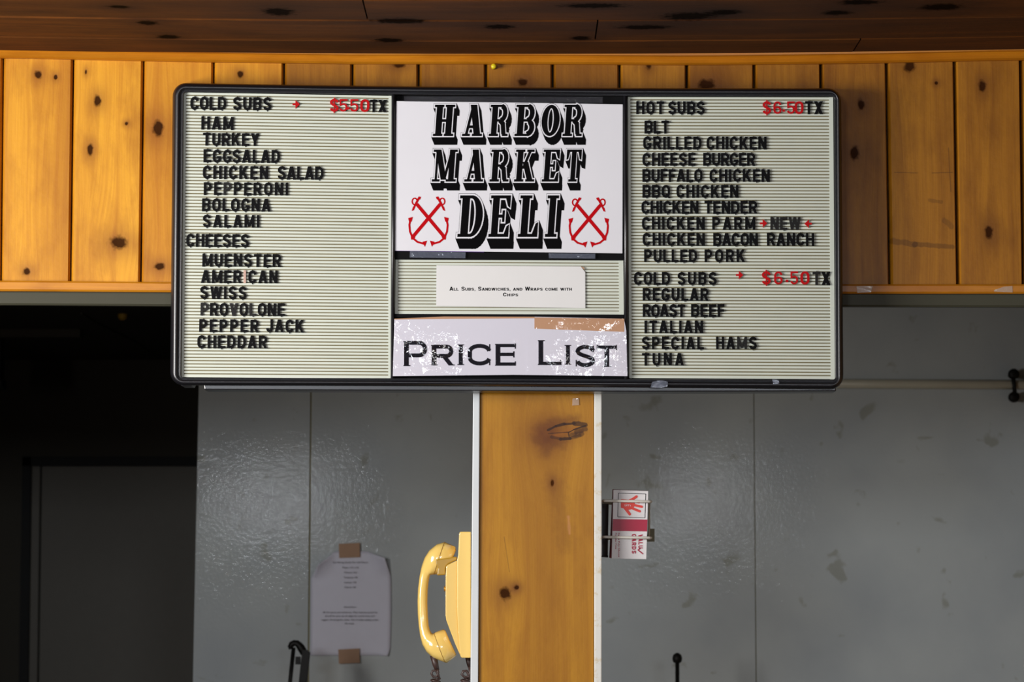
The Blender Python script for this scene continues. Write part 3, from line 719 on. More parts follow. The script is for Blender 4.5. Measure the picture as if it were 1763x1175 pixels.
for (o_, i_, w_) in hs:
    A, C = P(*zt_(*o_), 5.085), P(*zt_(*i_), 5.085); m_ = (A+C)/2; h_ = (A-C)/2; w = w_/1000; r = []
    for k in range(20):
        a = 2*PI*k/20; ce, se = math.cos(a), math.sin(a); pw = .72
        r.append(b.verts.new(m_+h_*(abs(ce)**pw*(1 if ce > 0 else -1))+Vector((0, w*(abs(se)**pw*(1 if se > 0 else -1)), 0))))
    rings.append(r)
for r0, r1 in zip(rings, rings[1:]):
    for k in range(20): b.faces.new((r0[k], r1[k], r1[(k+1) % 20], r0[(k+1) % 20]))
b.faces.new(rings[0]); b.faces.new(rings[-1][::-1]); bmesh.ops.recalc_face_normals(b, faces=b.faces)
ho = part('handset', b, M_yel2, ph, True)
for e in ho.data.edges:
    pass
def seam_ring(o_, i_, w_):
    A, C = P(*zt_(*o_), 5.085), P(*zt_(*i_), 5.085); m_ = (A+C)/2; h_ = (A-C)/2; w = w_/1000; r = []
    for k in range(25):
        a = 2*PI*k/24; ce, se = math.cos(a), math.sin(a); pw = .72
        r.append(m_+h_*(abs(ce)**pw*(1 if ce > 0 else -1))*1.0+Vector((0, w*(abs(se)**pw*(1 if se > 0 else -1)), 0)))
    return r
M_seam2 = plain('handset_seam', srgb(150,112,44), .5)
for (o_, i_) in (((270,180),(195,413)), ((275,1038),(195,826))):
    b = BM(); tube(b, seam_ring(o_, i_, 30), .0005, 5, False); part('cap_seam', b, M_seam2, ho)
def coil(x, y0, n, r, Yc):
    pts = []
    c0 = P(x, y0, Yc)
    for i in range(n*14+1):
        a = 2*PI*i/14; pts.append(c0+Vector((math.cos(a)*r, math.sin(a)*r, -i/14*.0056-.0)))
    return pts
b = BM(); q = [P(*zt_(x, y), 5.075) for x, y in ((190,985),(205,1050),(218,1092))]; tube(b, q, [.0062,.0052,.004], 10)
tube(b, [P(*zt_(x, y), 5.07) for x, y in ((218,1085),(225,1105),(215,1135),(190,1138),(176,1115),(185,1095),(205,1092),(225,1120),(232,1150))], .0021, 8)
tube(b, coil(700+206/4.12, 890+1150/4.12, 30, .0072, 5.075), .0021, 6); part('handset_cord', b, M_cord, ph, True)
b = BM(); q = [P(*zt_(x, y), 5.1) for x, y in ((436,1000),(441,1040),(446,1070))]; tube(b, q, [.005,.004,.003], 10)
tube(b, [P(*zt_(x, y), 5.09) for x, y in ((447,1065),(450,1110),(440,1138),(412,1140),(392,1120),(402,1098),(425,1096),(440,1120),(446,1150))], .0024, 8)
tube(b, coil(700+420/4.12, 890+1152/4.12, 30, .0075, 5.09), .0022, 6); part('base_cord', b, M_cord, ph, True)

# ================================================================== glove carton in a wire holder on the right face of the post
def zg(x, y): return (1035+x/8.1, 830+y/8.1)
hol = thing('wire_holder', P(1080, 895, 5.1), 'white wire holder with two rails on the right side of the post', 'holder')
xs_ = P(1036.2, 900, 5).x
for (y, xe_) in ((863, 1121), (925.5, 1121)):
    a = P(1037.5, y-.5, 5.03); c = P(xe_, y+1.0, 5.03); r = .0024
    b = BM(); tube(b, [Vector((xs_+.0, 5.175, a.z)), Vector((a.x+.001, 5.06, a.z)), Vector((a.x+.001, 5.036, a.z)), Vector((a.x+.004, 5.03, a.z)), Vector((c.x-.004, 5.03, c.z)), Vector((c.x, 5.034, c.z)), Vector((c.x, 5.04, c.z)), Vector((c.x-.002, 5.165, c.z)), Vector((c.x-.006, 5.175, c.z)), Vector((xs_, 5.175, a.z))], r, 8)
    part('rail', b, M_wire, hol, True)
rod('upright_wire', P(1117.5, 863, 5.165), P(1117.5, 926, 5.165), .002, M_pipe, hol, 8)
b = BM(); pxprism(b, [(1036.5,868),(1048,868),(1046.5,957),(1036.5,957)], 5.148, 5.152, .0006); part('back_plate', b, M_plate, hol)
b = BM(); pxprism(b, [(1036.5,957),(1047,957),(1047,960),(1036.5,959)], 5.12, 5.17); part('lower_lip', b, M_plated, hol)
b = BM(); pxprism(b, [(1116,911),(1127,911),(1127,933),(1113,933)], 5.18, 5.183); part('tape_tab', b, M_olive, hol)
gb = thing('glove_carton', P(1084, 900, 5.09), 'white and crimson glove carton standing on end in the white wire holder', 'carton')
F = [P(*zg(*p), 5.037) for p in ((172,112),(655,130),(628,1080),(146,1070))]
Bk = [P(*zg(*p), 5.135) for p in ((158,104),(640,125),(618,1068),(112,1060))]
b = BM(); vs = [b.verts.new(v) for v in F+Bk]
fs = [(0,3,2,1), (4,5,6,7), (0,1,5,4), (1,2,6,5), (2,3,7,6), (3,0,4,7)]
for k, f in enumerate(fs):
    fc = b.faces.new([vs[i] for i in f]); fc.material_index = 1 if k in (2, 5) else 0
bmesh.ops.recalc_face_normals(b, faces=b.faces); part('carton_body', b, [M_boxw, M_boxr], gb)
def gconv(Y):
    def f(x, y): q = P(*zg(x, y), Y); return (q.x, q.z)
    return f
b = BM(); print_polys(b, [[(165,520),(646,528),(640,694),(158,686)]], 5.0365, gconv(5.0365)); part('crimson_band', b, M_boxr, gb)
b = BM()
fr4 = [(240,158),(622,170),(610,503),(232,490)]
print_polys(b, [q for i in range(4) for q in strip([fr4[i], fr4[(i+1) % 4]], 7)], 5.0365, gconv(5.0365)); part('printed_square', b, M_ink, gb)
b = BM()
hp = [[(275,240),(400,250),(470,300),(450,380),(380,392),(275,362)]]
for pth, w in (([(300,330),(350,390),(398,452)],38), ([(390,350),(470,385),(538,412)],34), ([(420,315),(500,335),(566,348)],34), ([(380,270),(440,242),(492,207)],36), ([(410,290),(470,278),(530,290)],26)):
    hp += strip(pth, w); e = pth[-1]; hp.append(arc(e[0], e[1], w/2, w/2, 0, 330, 11))
print_polys(b, hp, 5.0364, gconv(5.0364)); part('printed_hand', b, M_hand, gb)
b = BM(); print_polys(b, [q for s_ in ([(345,308),(355,340)],[(355,340),(372,312)],[(385,312),(380,342)],[(398,314),(412,342)],[(330,318),(335,345)]) for q in strip(s_, 6)], 5.0362, gconv(5.0362)); part('hand_mark', b, M_white_print, gb)
def vert_text(b, s, xbase, h, ya, yb_, t=.22, Y=5.0364):       # reads from top to bottom, letter tops to the right
    tot = sum(GW[c]*.95 if c != ' ' else .35 for c in s)+.14*(len(s)-1); k = (yb_-ya)/tot; x = 0
    for c in s:
        if c == ' ': x += .49; continue
        w = GW[c]*.95
        print_polys(b, [[(xbase+v*h, ya+(x+u)*k) for u, v in p] for p in glyph(c, w, t)], Y, gconv(Y)); x += w+.14
b = BM(); vert_text(b, 'VALU', 518, 60, 735, 930, .2); vert_text(b, 'GARDS', 427, 60, 728, 1003, .2)
print_polys(b, strip([(545,925),(512,958)], 18)+strip([(512,950),(585,1008)], 16), 5.0364, gconv(5.0364)); part('printed_name', b, M_boxr, gb)
b = BM(); 
def vt2(b, s, x0, h, ya, yb_, Y=5.0364):
    me = text_mesh(s, .01); xs = [v.co.x for v in me.vertices]; a, c = min(xs), max(xs); k = (yb_-ya)/(c-a)
    for v in me.vertices: v.co = P(*zg(x0+v.co.y*h/.7, ya+(v.co.x-a)*k), Y)
    b.from_mesh(me); bpy.data.meshes.remove(me)
vt2(b, 'Extra Poly Gloves', 237, 24, 715, 1050); vt2(b, 'Powder Free', 195, 24, 715, 938); part('small_print', b, M_boxr, gb)

# ================================================================== menu board
board = thing('menu_board', (P(875, 408, 4.99).x, 4.99, P(875, 408, 4.99).z), 'wide black framed changeable letter menu board on the pine wall above the post', 'menu board')
def bil(c, u, v, sag=0, sagb=0):
    x = (c[0][0]*(1-u)+c[1][0]*u)*(1-v)+(c[3][0]*(1-u)+c[2][0]*u)*v
    y = (c[0][1]*(1-u)+c[1][1]*u)*(1-v)+(c[3][1]*(1-u)+c[2][1]*u)*v
    return x, y+4*u*(1-u)*(sag*(1-v)+sagb*v)
def rrect(ru, rv, n=24, m=8):
    pts = []
    for (cx, cy, a0) in ((ru, rv, 180), (1-ru, rv, 270), (1-ru, 1-rv, 0), (ru, 1-rv, 90)):
        pts += arc(cx, cy, ru, rv, a0, a0+90, m)
        if a0 in (180, 0):
            nx = 1-2*ru
            for i in range(1, n): pts.append((ru+nx*i/n, 0) if a0 == 180 else (1-ru-nx*i/n, 1))
    out = []
    return pts
OC = [(297.5,142.5),(1448,152),(1452,671),(293,664)]; IC = [(316,158.5),(1436.5,166),(1438,654),(311.5,650.5)]
o_ = [bil(OC, u, v, 3, -1.5) for u, v in rrect(.02, .045)]
i_ = [bil(IC, u, v, 2.2, 0) for u, v in rrect(.004, .009)]
prof = [(0,4.988),(0,4.932),(.05,4.921),(.16,4.9125),(.32,4.907),(.48,4.905),(.6,4.908),(.69,4.9125),(.74,4.917),(.80,4.918),(.86,4.912),(.94,4.911),(1,4.916),(1,4.945)]
b = BM(); R_ = []
prof = [(k, y if y > 4.933 else 4.932-(4.932-y)*.5) for k, y in prof]
for (k, y) in prof: R_.append([b.verts.new(P(a[0]*(1-k)+c[0]*k, a[1]*(1-k)+c[1]*k, y)) for a, c in zip(o_, i_)])
n_ = len(o_)
for r0, r1 in zip(R_, R_[1:]):
    for k in range(n_): b.faces.new((r0[k], r0[(k+1) % n_], r1[(k+1) % n_], r1[k]))
bmesh.ops.recalc_face_normals(b, faces=b.faces)
for f in b.faces: pass
part('frame', b, M_black, board, True)
b = BM(); q = [P(x, y, 4.945) for x, y in ((306,152),(1443,159),(1446,664),(302,658))]
prism(b, q, [Vector((v.x, 4.975, v.z)) for v in q]); part('back_panel', b, M_blackm, board)
b = BM(); pxprism(b, [(349,655),(1438,660),(1440,674),(1100,675),(700,673),(352,671.5)], 4.935, 4.99, .002); part('lower_back_lip', b, M_black, board)
b = BM(); pxprism(b, [(283+26,660),(332,660),(330,665),(313,665)], 4.935, 4.985, .001); part('lower_back_lip', b, M_black, board)
def divider(top, bot, name='divider'):
    b = BM(); (xt0, xt1, yt), (xb0, xb1, yb_) = top, bot; prof2 = [(0,4.944),(0,4.925),(.15,4.921),(.5,4.9195),(.85,4.921),(1,4.925),(1,4.944)]
    A = [b.verts.new(P(xt0+(xt1-xt0)*k, yt, y)) for k, y in prof2]; B2 = [b.verts.new(P(xb0+(xb1-xb0)*k, yb_, y)) for k, y in prof2]
    for k in range(6): b.faces.new((A[k], A[k+1], B2[k+1], B2[k]))
    b.faces.new((A[6], A[0], B2[0], B2[6])); b.faces.new(A); b.faces.new(B2[::-1])
    bmesh.ops.recalc_face_normals(b, faces=b.faces); return part(name, b, M_black, board, True)
divider((674,681.5,162), (672.5,679,652)); divider((1072.8,1080.5,165), (1074.5,1082.5,653))
b = BM(); pxprism(b, [(680,433),(1073.5,433),(1073.5,448.6),(680,447)], 4.9265, 4.945, .001); part('cross_bar', b, M_blackm, board)
b = BM(); pxprism(b, [(679,540.8),(1074,542),(1074,548),(679,547)], 4.9255, 4.945, .001); part('cross_bar', b, M_blackm, board)
b = BM(); pxprism(b, [(681,163),(1073,165),(1073,433),(680,433)], 4.935, 4.945); part('blank_panel', b, M_blackm, board)

def grooved(name, c, n, bl, br_):
    """ribbed insert: one extruded profile, smooth rim all round"""
    b = BM(); Yr, Yg = 4.930, 4.9326
    def pt(u, v, Y): return P(*bil(c, u, v), Y)
    u0, u1 = bl, 1-br_; v = 0; vs = []
    for i in range(n):
        a, d = (i+.5)/(n), .0
        v0 = (i+.02)/n; v1 = (i+.76)/n
        if i == 0: v0 = 0
        if i == n-1: v1 = 1
        vs.append((v0, v1))
    for i, (v0, v1) in enumerate(vs):
        if i in (0, n-1):
            pass
        q = [b.verts.new(pt(u, v, Yr)) for u, v in ((u0, v0+.0005), (u1, v0+.0005), (u1, v1-.0005), (u0, v1-.0005))]; f = b.faces.new(q[::-1]); f.material_index = 0
        if i < n-1:
            w0, w1 = v1-.0005, vs[i+1][0]+.0005
            top = [b.verts.new(pt(u, w0, Yr)) for u in (u0, u1)]; tb = [b.verts.new(pt(u, w0, Yg)) for u in (u0, u1)]
            bt = [b.verts.new(pt(u, w1, Yr)) for u in (u0, u1)]; bb = [b.verts.new(pt(u, w1, Yg)) for u in (u0, u1)]
            for f_, mi in (((top[0], top[1], tb[1], tb[0]), 1), ((tb[0], tb[1], bb[1], bb[0]), 1), ((bb[0], bb[1], bt[1], bt[0]), 1)):
                f = b.faces.new(f_); f.material_index = mi
    o = part(name, b, [M_rib, M_groove], board)
    for (a0, a1) in ((0, u0), (u1, 1)):
        b = BM(); q = [pt(a0, 0, Yr-.0006), pt(a1, 0, Yr-.0006), pt(a1, 1, Yr-.0006), pt(a0, 1, Yr-.0006)]; prism(b, q, [Vector((v.x, 4.944, v.z)) for v in q])
        part('insert_rim', b, M_rib, board)
grooved('grooved_insert', [(316,159),(674,165),(673.5,652.5),(312,650)], 87, .012, .014)
grooved('grooved_insert', [(1081,167),(1434.5,167.5),(1437.5,653.5),(1083.5,651.5)], 87, .012, .02)
grooved('grooved_insert', [(681,447),(1073,448.6),(1074,542),(680,540.8)], 17, .012, .02)

# ------------------------------------------------------------------ plastic letters, one object each
YL0, YL1 = 4.9298, 4.9270
GM = {}
def letter_mesh(ch, H, mat):
    key = (ch, mat.name)
    if key in GM: return GM[key]
    b = BM(); s = .0225; dg2 = ch in '560$'
    polys = glyph(ch, None,   .188 if not dg2 else .16)
    m = GW[ch]/2
    if ch in 'BCDEGOPRSTF': polys = polys+[[(m-.045, .9), (m+.045, .9), (m, 1.08)]]
    if ch in 'BCDEGOSUJL': polys = polys+[[(m-.045, .1), (m+.045, .1), (m, -.08)]]
    if ch in 'HNMK': polys = polys+[[(.04, .9), (.15, .9), (.1, 1.07)]]
    solid(b, polys, lambda x, y: (x*s, YL1-YL0, y*s), lambda x, y: (x*s, 0, y*s))
    me = bpy.data.meshes.new('letter_'+ch if ch.isalpha() else 'letter_form'); b.to_mesh(me); b.free(); me.materials.append(mat)
    GM[key] = me; return me
ORD = ['first', 'second', 'third', 'fourth', 'fifth', 'sixth', 'seventh', 'eighth', 'ninth', 'tenth']
def put(ch, x, yb_, roll, mat, name, label, cat='letter', sc=1):
    o = bpy.data.objects.new(name, letter_mesh(ch, 1, mat)); COL.objects.link(o)
    q = P(x, yb_, YL0); o.location = q; o.rotation_euler = (0, roll+random.uniform(-.012, .012), 0); o.scale = (sc, 1, sc)
    tag(o, label, cat, 'plastic letters pressed into the menu board'); return o
def word(text, x0, x1, yt, yb_, line, side, roll, mats=None, colour='black'):
    H = (yb_-yt)*1.0; sc = H/22.5*.985; W_ = [GW[c]*22.5*sc*.985 for c in text]
    gap = (x1-x0-sum(W_))/max(1, len(text)-1); x = x0
    cnt = {}
    for i, c in enumerate(text):
        mt = (mats or {}).get(i, M_letter)
        col = {'worn_black_letter_plastic': 'worn black', 'scraped_letter_plastic': 'scraped tan'}.get(mt.name, 'black')
        where = 'of '+text+('' if line == text else ' in the '+line+' line')
        put(c, x, yb_+(x-x0)*math.tan(roll)-random.uniform(-.25, .25), roll, mt, 'letter', '%s plastic letter %s, %s letter %s, %s panel' % (col, c, ORD[i], where, side), sc=sc)
        x += W_[i]+gap
RL, RR = .007, .0015
Lw = [('COLD',327.7,388.8,166.5,189.3,'COLD SUBS'),('SUBS',401.4,466.7,167.2,190.1,'COLD SUBS'),('HAM',346.7,401.4,200.5,223.5,'HAM'),('TURKEY',349.3,445.6,228.8,251.2,'TURKEY'),
      ('EGG',350.5,397.9,257.2,280,'EGG SALAD'),('SALAD',400.2,481.2,257.7,280.5,'EGG SALAD'),('CHICKEN',349.3,461.4,285.6,308.4,'CHICKEN SALAD'),('SALAD',478.1,556.3,286.4,309.4,'CHICKEN SALAD'),
      ('PEPPERONI',350.9,495.8,313.7,336.2,'PEPPERONI'),('BOLOGNA',347.9,465.3,341.6,364,'BOLOGNA'),('SALAMI',349.3,446.3,370,392,'SALAMI'),
      ('CHEESES',320.7,428.1,402.8,425.4,'CHEESES'),('MUENSTER',348.4,483.2,436.9,459.5,'MUENSTER'),('AMERICAN',346.2,477.5,465.3,487.8,'AMERICAN'),('SWISS',344.7,423.7,493.2,515.2,'SWISS'),
      ('PROVOLONE',345.4,489.8,521.6,544,'PROVOLONE'),('PEPPER',343,444.7,550,572.2,'PEPPER JACK'),('JACK',458.2,522.7,550.4,572.7,'PEPPER JACK'),('CHEDDAR',340,459,577.6,600,'CHEDDAR')]
sp = {('PROVOLONE', 'L'): {0: M_letterw, 3: M_letterw, 5: M_letterw}, ('AMERICAN', 'L'): {4: M_tanletter}, ('PEPPERONI', 'L'): {2: M_letterw}, ('NEW', 'R'): {0: M_letterw, 1: M_letterw, 2: M_letterw}, ('HAMS', 'R'): {2: M_letterw}}
for (t, x0, x1, y0, y1, ln) in Lw: word(t, x0, x1, y0, y1, ln, 'left', RL, sp.get((t, 'L')))
Rw = [('HOT',1095.3,1143.1,174.5,197,'HOT SUBS'),('SUBS',1150.4,1212.9,174.5,197,'HOT SUBS'),('BLT',1109.5,1151.6,207.8,230.3,'BLT'),('GRILLED',1107.4,1207.2,235.3,257.8,'GRILLED CHICKEN'),('CHICKEN',1216.4,1319.3,235.3,257.8,'GRILLED CHICKEN'),
      ('CHEESE',1106,1197,263.4,285.9,'CHEESE BURGER'),('BURGER',1210.6,1299.8,263.4,285.9,'CHEESE BURGER'),('BUFFALO',1106,1209,291.2,313.5,'BUFFALO CHICKEN'),('CHICKEN',1221.6,1325,291.2,313.5,'BUFFALO CHICKEN'),
      ('BBQ',1106,1153.2,318.5,341,'BBQ CHICKEN'),('CHICKEN',1164.7,1271,318.5,341,'BBQ CHICKEN'),('CHICKEN',1104.5,1202.1,346,368.6,'CHICKEN TENDER'),('TENDER',1212.9,1303.2,346,368.6,'CHICKEN TENDER'),
      ('CHICKEN',1105.2,1212.9,373.7,396.2,'CHICKEN PARM'),('PARM',1226.2,1299.8,373.7,396.2,'CHICKEN PARM'),('NEW',1326.2,1377.9,373.7,396.2,'CHICKEN PARM'),
      ('CHICKEN',1106.5,1213.1,401.2,423.7,'CHICKEN BACON RANCH'),('BACON',1227.9,1304.4,401.2,423.7,'CHICKEN BACON RANCH'),('RANCH',1320.5,1401.2,401.2,423.7,'CHICKEN BACON RANCH'),
      ('PULLED',1109,1199.6,429.6,451.8,'PULLED PORK'),('PORK',1213.1,1282.2,429.6,451.8,'PULLED PORK'),('COLD',1091.5,1153.4,468.6,491,'COLD SUBS'),('SUBS',1166.7,1233.6,468.6,491,'COLD SUBS'),
      ('REGULAR',1106.5,1219.3,496.2,518.4,'REGULAR'),('ROAST',1106.5,1179,524.1,546.3,'ROAST BEEF'),('BEEF',1189.7,1247,524.1,546.3,'ROAST BEEF'),('ITALIAN',1109.5,1210,552.3,574.5,'ITALIAN'),
      ('SPECIAL',1105,1211.4,580,602,'SPECIAL HAMS'),('HAMS',1232.9,1302.5,580,602,'SPECIAL HAMS'),('TUNA',1105.3,1176.6,608,630,'TUNA')]
for (t, x0, x1, y0, y1, ln) in Rw: word(t, x0, x1, y0, y1, ln, 'right', RR, sp.get((t, 'R')))
def price(chars, yt, yb_, roll, place, txr, ytx):
    seen = {}
    for (c, x0, x1) in chars:
        nm, ct = {'$': ('dollar_sign', 'symbol'), '.': ('decimal_point', 'symbol')}.get(c, ('digit', 'digit'))
        k = seen.get(c, 0); seen[c] = k+1
        if c == '$': lb = 'red plastic dollar sign starting the %s' % place
        elif c == '.': lb = 'small red plastic decimal point in the %s' % place
        elif x0 == chars[1][1]: lb = 'red plastic digit %s next to the dollar sign, %s' % (c, place)
        elif c == '0': lb = 'red plastic digit 0 just before TX, %s' % place
        else: lb = 'red plastic digit 5 just after the decimal point, %s' % place
        w = GW[c]*22.5; yy = yb_ if c != '.' else yb_-4
        o = put(c, x0, yy+(x0-chars[0][1])*math.tan(roll), roll, M_red, nm, lb, ct, (yb_-yt)/22.5)
        if c != '.': o.scale.x = (x1-x0)/w
    for c, (x0, x1) in zip('TX', txr):
        o = put(c, x0, ytx[1], roll, M_letterw if place.startswith('lower') and c == 'T' else M_letter, 'letter', 'black plastic letter %s of TX after the %s' % (c, place), sc=(ytx[1]-ytx[0])/22.5)
price([('$',567.9,583.1),('5',583.5,598.6),('.',597.5,602.5),('5',602.1,617.2),('0',620,635.8)], 170.5, 192.6, .009, 'left panel price', ((637,649),(651.5,667.2)), (172,193.5))
price([('$',1313,1327.3),('6',1331.2,1345.7),('.',1347,1352),('5',1354.2,1368.5),('0',1368,1383)], 174.6, 196.8, 0, 'HOT SUBS price', ((1386,1399),(1402,1416.2)), (174.5,197))
price([('$',1311.8,1326.6),('6',1332.3,1347.6),('.',1352.5,1357.5),('5',1360,1374),('0',1378,1393.3)], 467.6, 490.4, 0, 'lower right COLD SUBS price', ((1399,1412.5),(1414.5,1429)), (468.5,491.5))
for (c, x0, yc, lb) in (('>',503.7,180,'red plastic arrow pointing right between COLD SUBS and its price, left panel'), ('>',1308.3,385,'red plastic arrow pointing right between PARM and NEW'),
                    ('<',1384.8,385.5,'red plastic arrow pointing left after NEW, right panel'), ('>',1266.9,474,'red plastic arrow pointing right after lower COLD SUBS on right panel')):
    put(c, x0, yc+11.7, .004, M_red, 'arrow', lb, 'arrow')

# ------------------------------------------------------------------ paper signs
def z3b(x, y): return (670+x/3.917, 150+y/3.917)
sign = thing('deli_sign', P(877, 305, 4.925), 'white paper deli sign with two red crossed anchor emblems, top centre of board', 'sign')
b = BM(); YS = 4.9235
q = [z3b(*p) for p in ((50,95),(800,104),(1575,117),(1574,700),(1573,1122),(800,1112),(40,1104),(44,600))]
pxprism(b, q, YS, YS+.0008); part('sheet', b, M_paper, sign)
b = BM(); pxprism(b, [z3b(38,1100), z3b(640,1108), z3b(640,1114), z3b(38,1106)], YS+.0002, YS+.0010); part('purple_edge', b, M_purple, sign)
def sbar(x0, x1, y0, y1): return rect(x0, y0, x1, y1)
def slab(ch):
    hb = .075; q = []
    stem = lambda x0, x1: q.extend(rect(x0, 0, x1, 1))
    if ch == 'H': stem(.07,.27); stem(.40,.60); q += rect(0,0,.31,hb)+rect(.36,0,.67,hb)+rect(0,1-hb,.31,1)+rect(.36,1-hb,.67,1)+rect(.2,.45,.45,.54); return q, .67
    if ch == 'A': q += dg(.13,.02,.32,1,.09)+dg(.50,.02,.33,1,.22)+rect(.18,.25,.45,.34)+rect(0,0,.26,hb)+rect(.33,0,.67,hb)+rect(.24,1-hb,.43,1); return q, .67
    if ch in 'RB':
        stem(.07,.27); q += rect(0,1-hb,.42,1)+rect(0,0,.33 if ch == 'R' else .42,hb)
        yy = .50; q += rect(.2,yy-.04,.42,yy+.04)
        q += strip([(.40,.955)]+arc(.40,.735,.135,.215,80,-80,8)+[(.40,.505)], .15)
        if ch == 'B': q += strip([(.40,.455)]+arc(.40,.27,.15,.20,80,-80,8)+[(.40,.06)], .16); return q, .64
        q += strip([(.36,.5),(.47,.40),(.52,.06)], .15)+rect(.47,0,.67,hb); return q, .67
    if ch == 'O':
        o1, i1 = arc(.32,.5,.32,.5,0,360,28), arc(.32,.5,.11,.39,0,360,28)
        for k in range(28): q.append([o1[k], o1[k+1], i1[k+1], i1[k]])
        return q, .64
    if ch == 'M': q += rect(.10,0,.18,1)+rect(.58,0,.78,1)+dg(.17,1,.42,.06,.2)+dg(.44,.06,.66,1,.09)+rect(0,0,.28,hb)+rect(.5,0,.86,hb)+rect(0,1-hb,.24,1)+rect(.62,1-hb,.86,1); return q, .86
    if ch == 'K': stem(.07,.27); q += dg(.29,.40,.52,.97,.10)+dg(.56,.03,.36,.62,.2)+rect(0,0,.33,hb)+rect(0,1-hb,.33,1)+rect(.40,1-hb,.66,1)+rect(.40,0,.72,hb); return q, .72
    if ch == 'E': stem(.07,.27); q += rect(0,0,.60,hb)+rect(0,1-hb,.60,1)+rect(.2,.46,.44,.54)+rect(.38,.36,.45,.64)+[[(.60,0),(.60,.30),(.53,.26),(.46,hb),(.46,0)]]+[[(.60,1),(.60,.70),(.53,.74),(.46,1-hb),(.46,1)]]; return q, .60
    if ch == 'T': q += rect(.22,0,.42,1)+rect(.14,0,.50,hb)+rect(0,1-hb,.64,1)+[[(0,1),(0,.68),(.07,.70),(.14,1-hb),(.14,1)]]+[[(.64,1),(.64,.68),(.57,.70),(.50,1-hb),(.50,1)]]; return q, .64
    if ch == 'D':
        stem(.07,.27); q += rect(0,0,.36,hb)+rect(0,1-hb,.36,1)
        o1, i1 = arc(.33,.5,.31,.5,90,-90,16), arc(.33,.5,.12,.42,90,-90,16)
        for k in range(16): q.append([o1[k], o1[k+1], i1[k+1], i1[k]])
        return q, .64
    if ch == 'L': stem(.07,.27); q += rect(0,0,.56,hb)+rect(0,1-hb,.34,1)+[[(.56,0),(.56,.36),(.49,.32),(.40,hb),(.40,0)]]; return q, .56
    if ch == 'I': stem(.08,.28); q += rect(0,0,.36,hb)+rect(0,1-hb,.36,1); return q, .36
rows = [('HARBOR', [(285,440),(482,634),(662,806),(835,985),(1012,1150),(1160,1306)], 110, 340, (20,50)),
        ('MARKET', [(278,456),(497,640),(667,812),(833,985),(1020,1146),(1178,1292)], 412, 648, (20,50)),
        ('DELI', [(448,632),(658,812),(856,1008),(1040,1136)], 718, 1024, (26,68))]
bs, bo, bi = BM(), BM(), BM()
for (t, rs, y0, y1, (sx_, sy_)) in rows:
    for c, (x0, x1) in zip(t, rs):
        pol, gw = slab(c); d_ = .045; H = (y1-y0)/(1+2*d_); s_x = (x1-x0+0)/(gw+2*d_)
        shr = 18/s_x if True else 0
        def mk(d, pol=pol): return [o for o in (offset([(x+.075*y*1.0*(H/s_x)*.95, y) for x, y in p], d) for p in pol) if o]
        def cv(Y, x0=x0, y1=y1, s_x=s_x, H=H):
            def f(x, y):
                q = P(*z3b(x0+(x+d_)*s_x, y1-(y+d_)*H), Y); return (q.x, q.z)
            return f
        outer = mk(.045); white = mk(.037); inner = mk(.0)
        sh_ = [hull(p+[(x+sx_/s_x, y-sy_/H) for x, y in p]) for p in outer]
        print_polys(bs, sh_, YS-.0003, cv(YS-.0003)); print_polys(bs, outer, YS-.0004, cv(YS-.0004))
        print_polys(bo, white, YS-.0007, cv(YS-.0007)); print_polys(bi, inner, YS-.0010, cv(YS-.0010))
part('letter_shadow_print', bs, M_ink, sign); part('letter_outline_print', bo, M_white_print, sign); part('letter_face_print', bi, M_ink, sign)
def anchor_polys(flip, cx):
    """one anchor: ring upper left, crown lower right (zoom pixels), mirrored about cx if flip"""
    q = []
    q += strip([(186,790),(372,1012)], 23)                         # shank
    ring = arc(172,772,17,22,0,360,14); q += strip(ring, 9, True)
    q += strip([(205,742),(178,790)], 15)+[[(200,738),(216,742),(208,760),(196,752)]]+strip([(178,790),(160,830)], 13)+[[(152,836),(160,808),(174,806),(166,832)]]
    q += strip([(386,890),(394,930),(390,975),(372,1018),(340,1045),(288,1060)], 13)
    q += strip([(386,890),(392,925)], 9)
    q += [[(370,876),(402,884),(396,912),(378,908)], [(274,1036),(306,1044),(300,1060),(288,1078)]]
    q += [[(352,1010),(385,1000),(382,1030),(366,1030)]]
    return [[((2*cx-x) if flip else x, y) for x, y in p] for p in q]
for dx, dy in ((0, 0), (1081, 6)):
    b = BM()
    pl = []
    for fl in (False, True): pl += [[(x+dx, y+dy) for x, y in p] for p in anchor_polys(fl, 265)]
    if 1:
        print_polys(b, pl, YS-.0004, lambda x, y: (lambda q: (q.x, q.z))(P(*z3b(x, y), YS-.0004)))
    pass
    part('crossed_anchor_print', b, M_inkred, sign)
def tape(pts, Y, mat, label, name='tape_strip', grp=None):
    b = BM(); pxprism(b, pts, Y, Y+.0004); return tag(link(name, b, mat), label, 'tape', grp)
tape([z3b(100,62), z3b(1440,66), z3b(1440,108), z3b(100,98)], 4.9215, M_tape, 'long crinkled clear tape along the top edge of the deli sign')
tape([z3b(140,1108), z3b(516,1114), z3b(514,1155), z3b(138,1150)], 4.9215, M_tape3, 'cloudy clear tape under the lower left edge of the deli sign')
tape([z3b(1075,1122), z3b(1390,1124), z3b(1390,1158), z3b(1077,1155)], 4.9215, M_tape3, 'cloudy clear tape under the lower right edge of the deli sign')

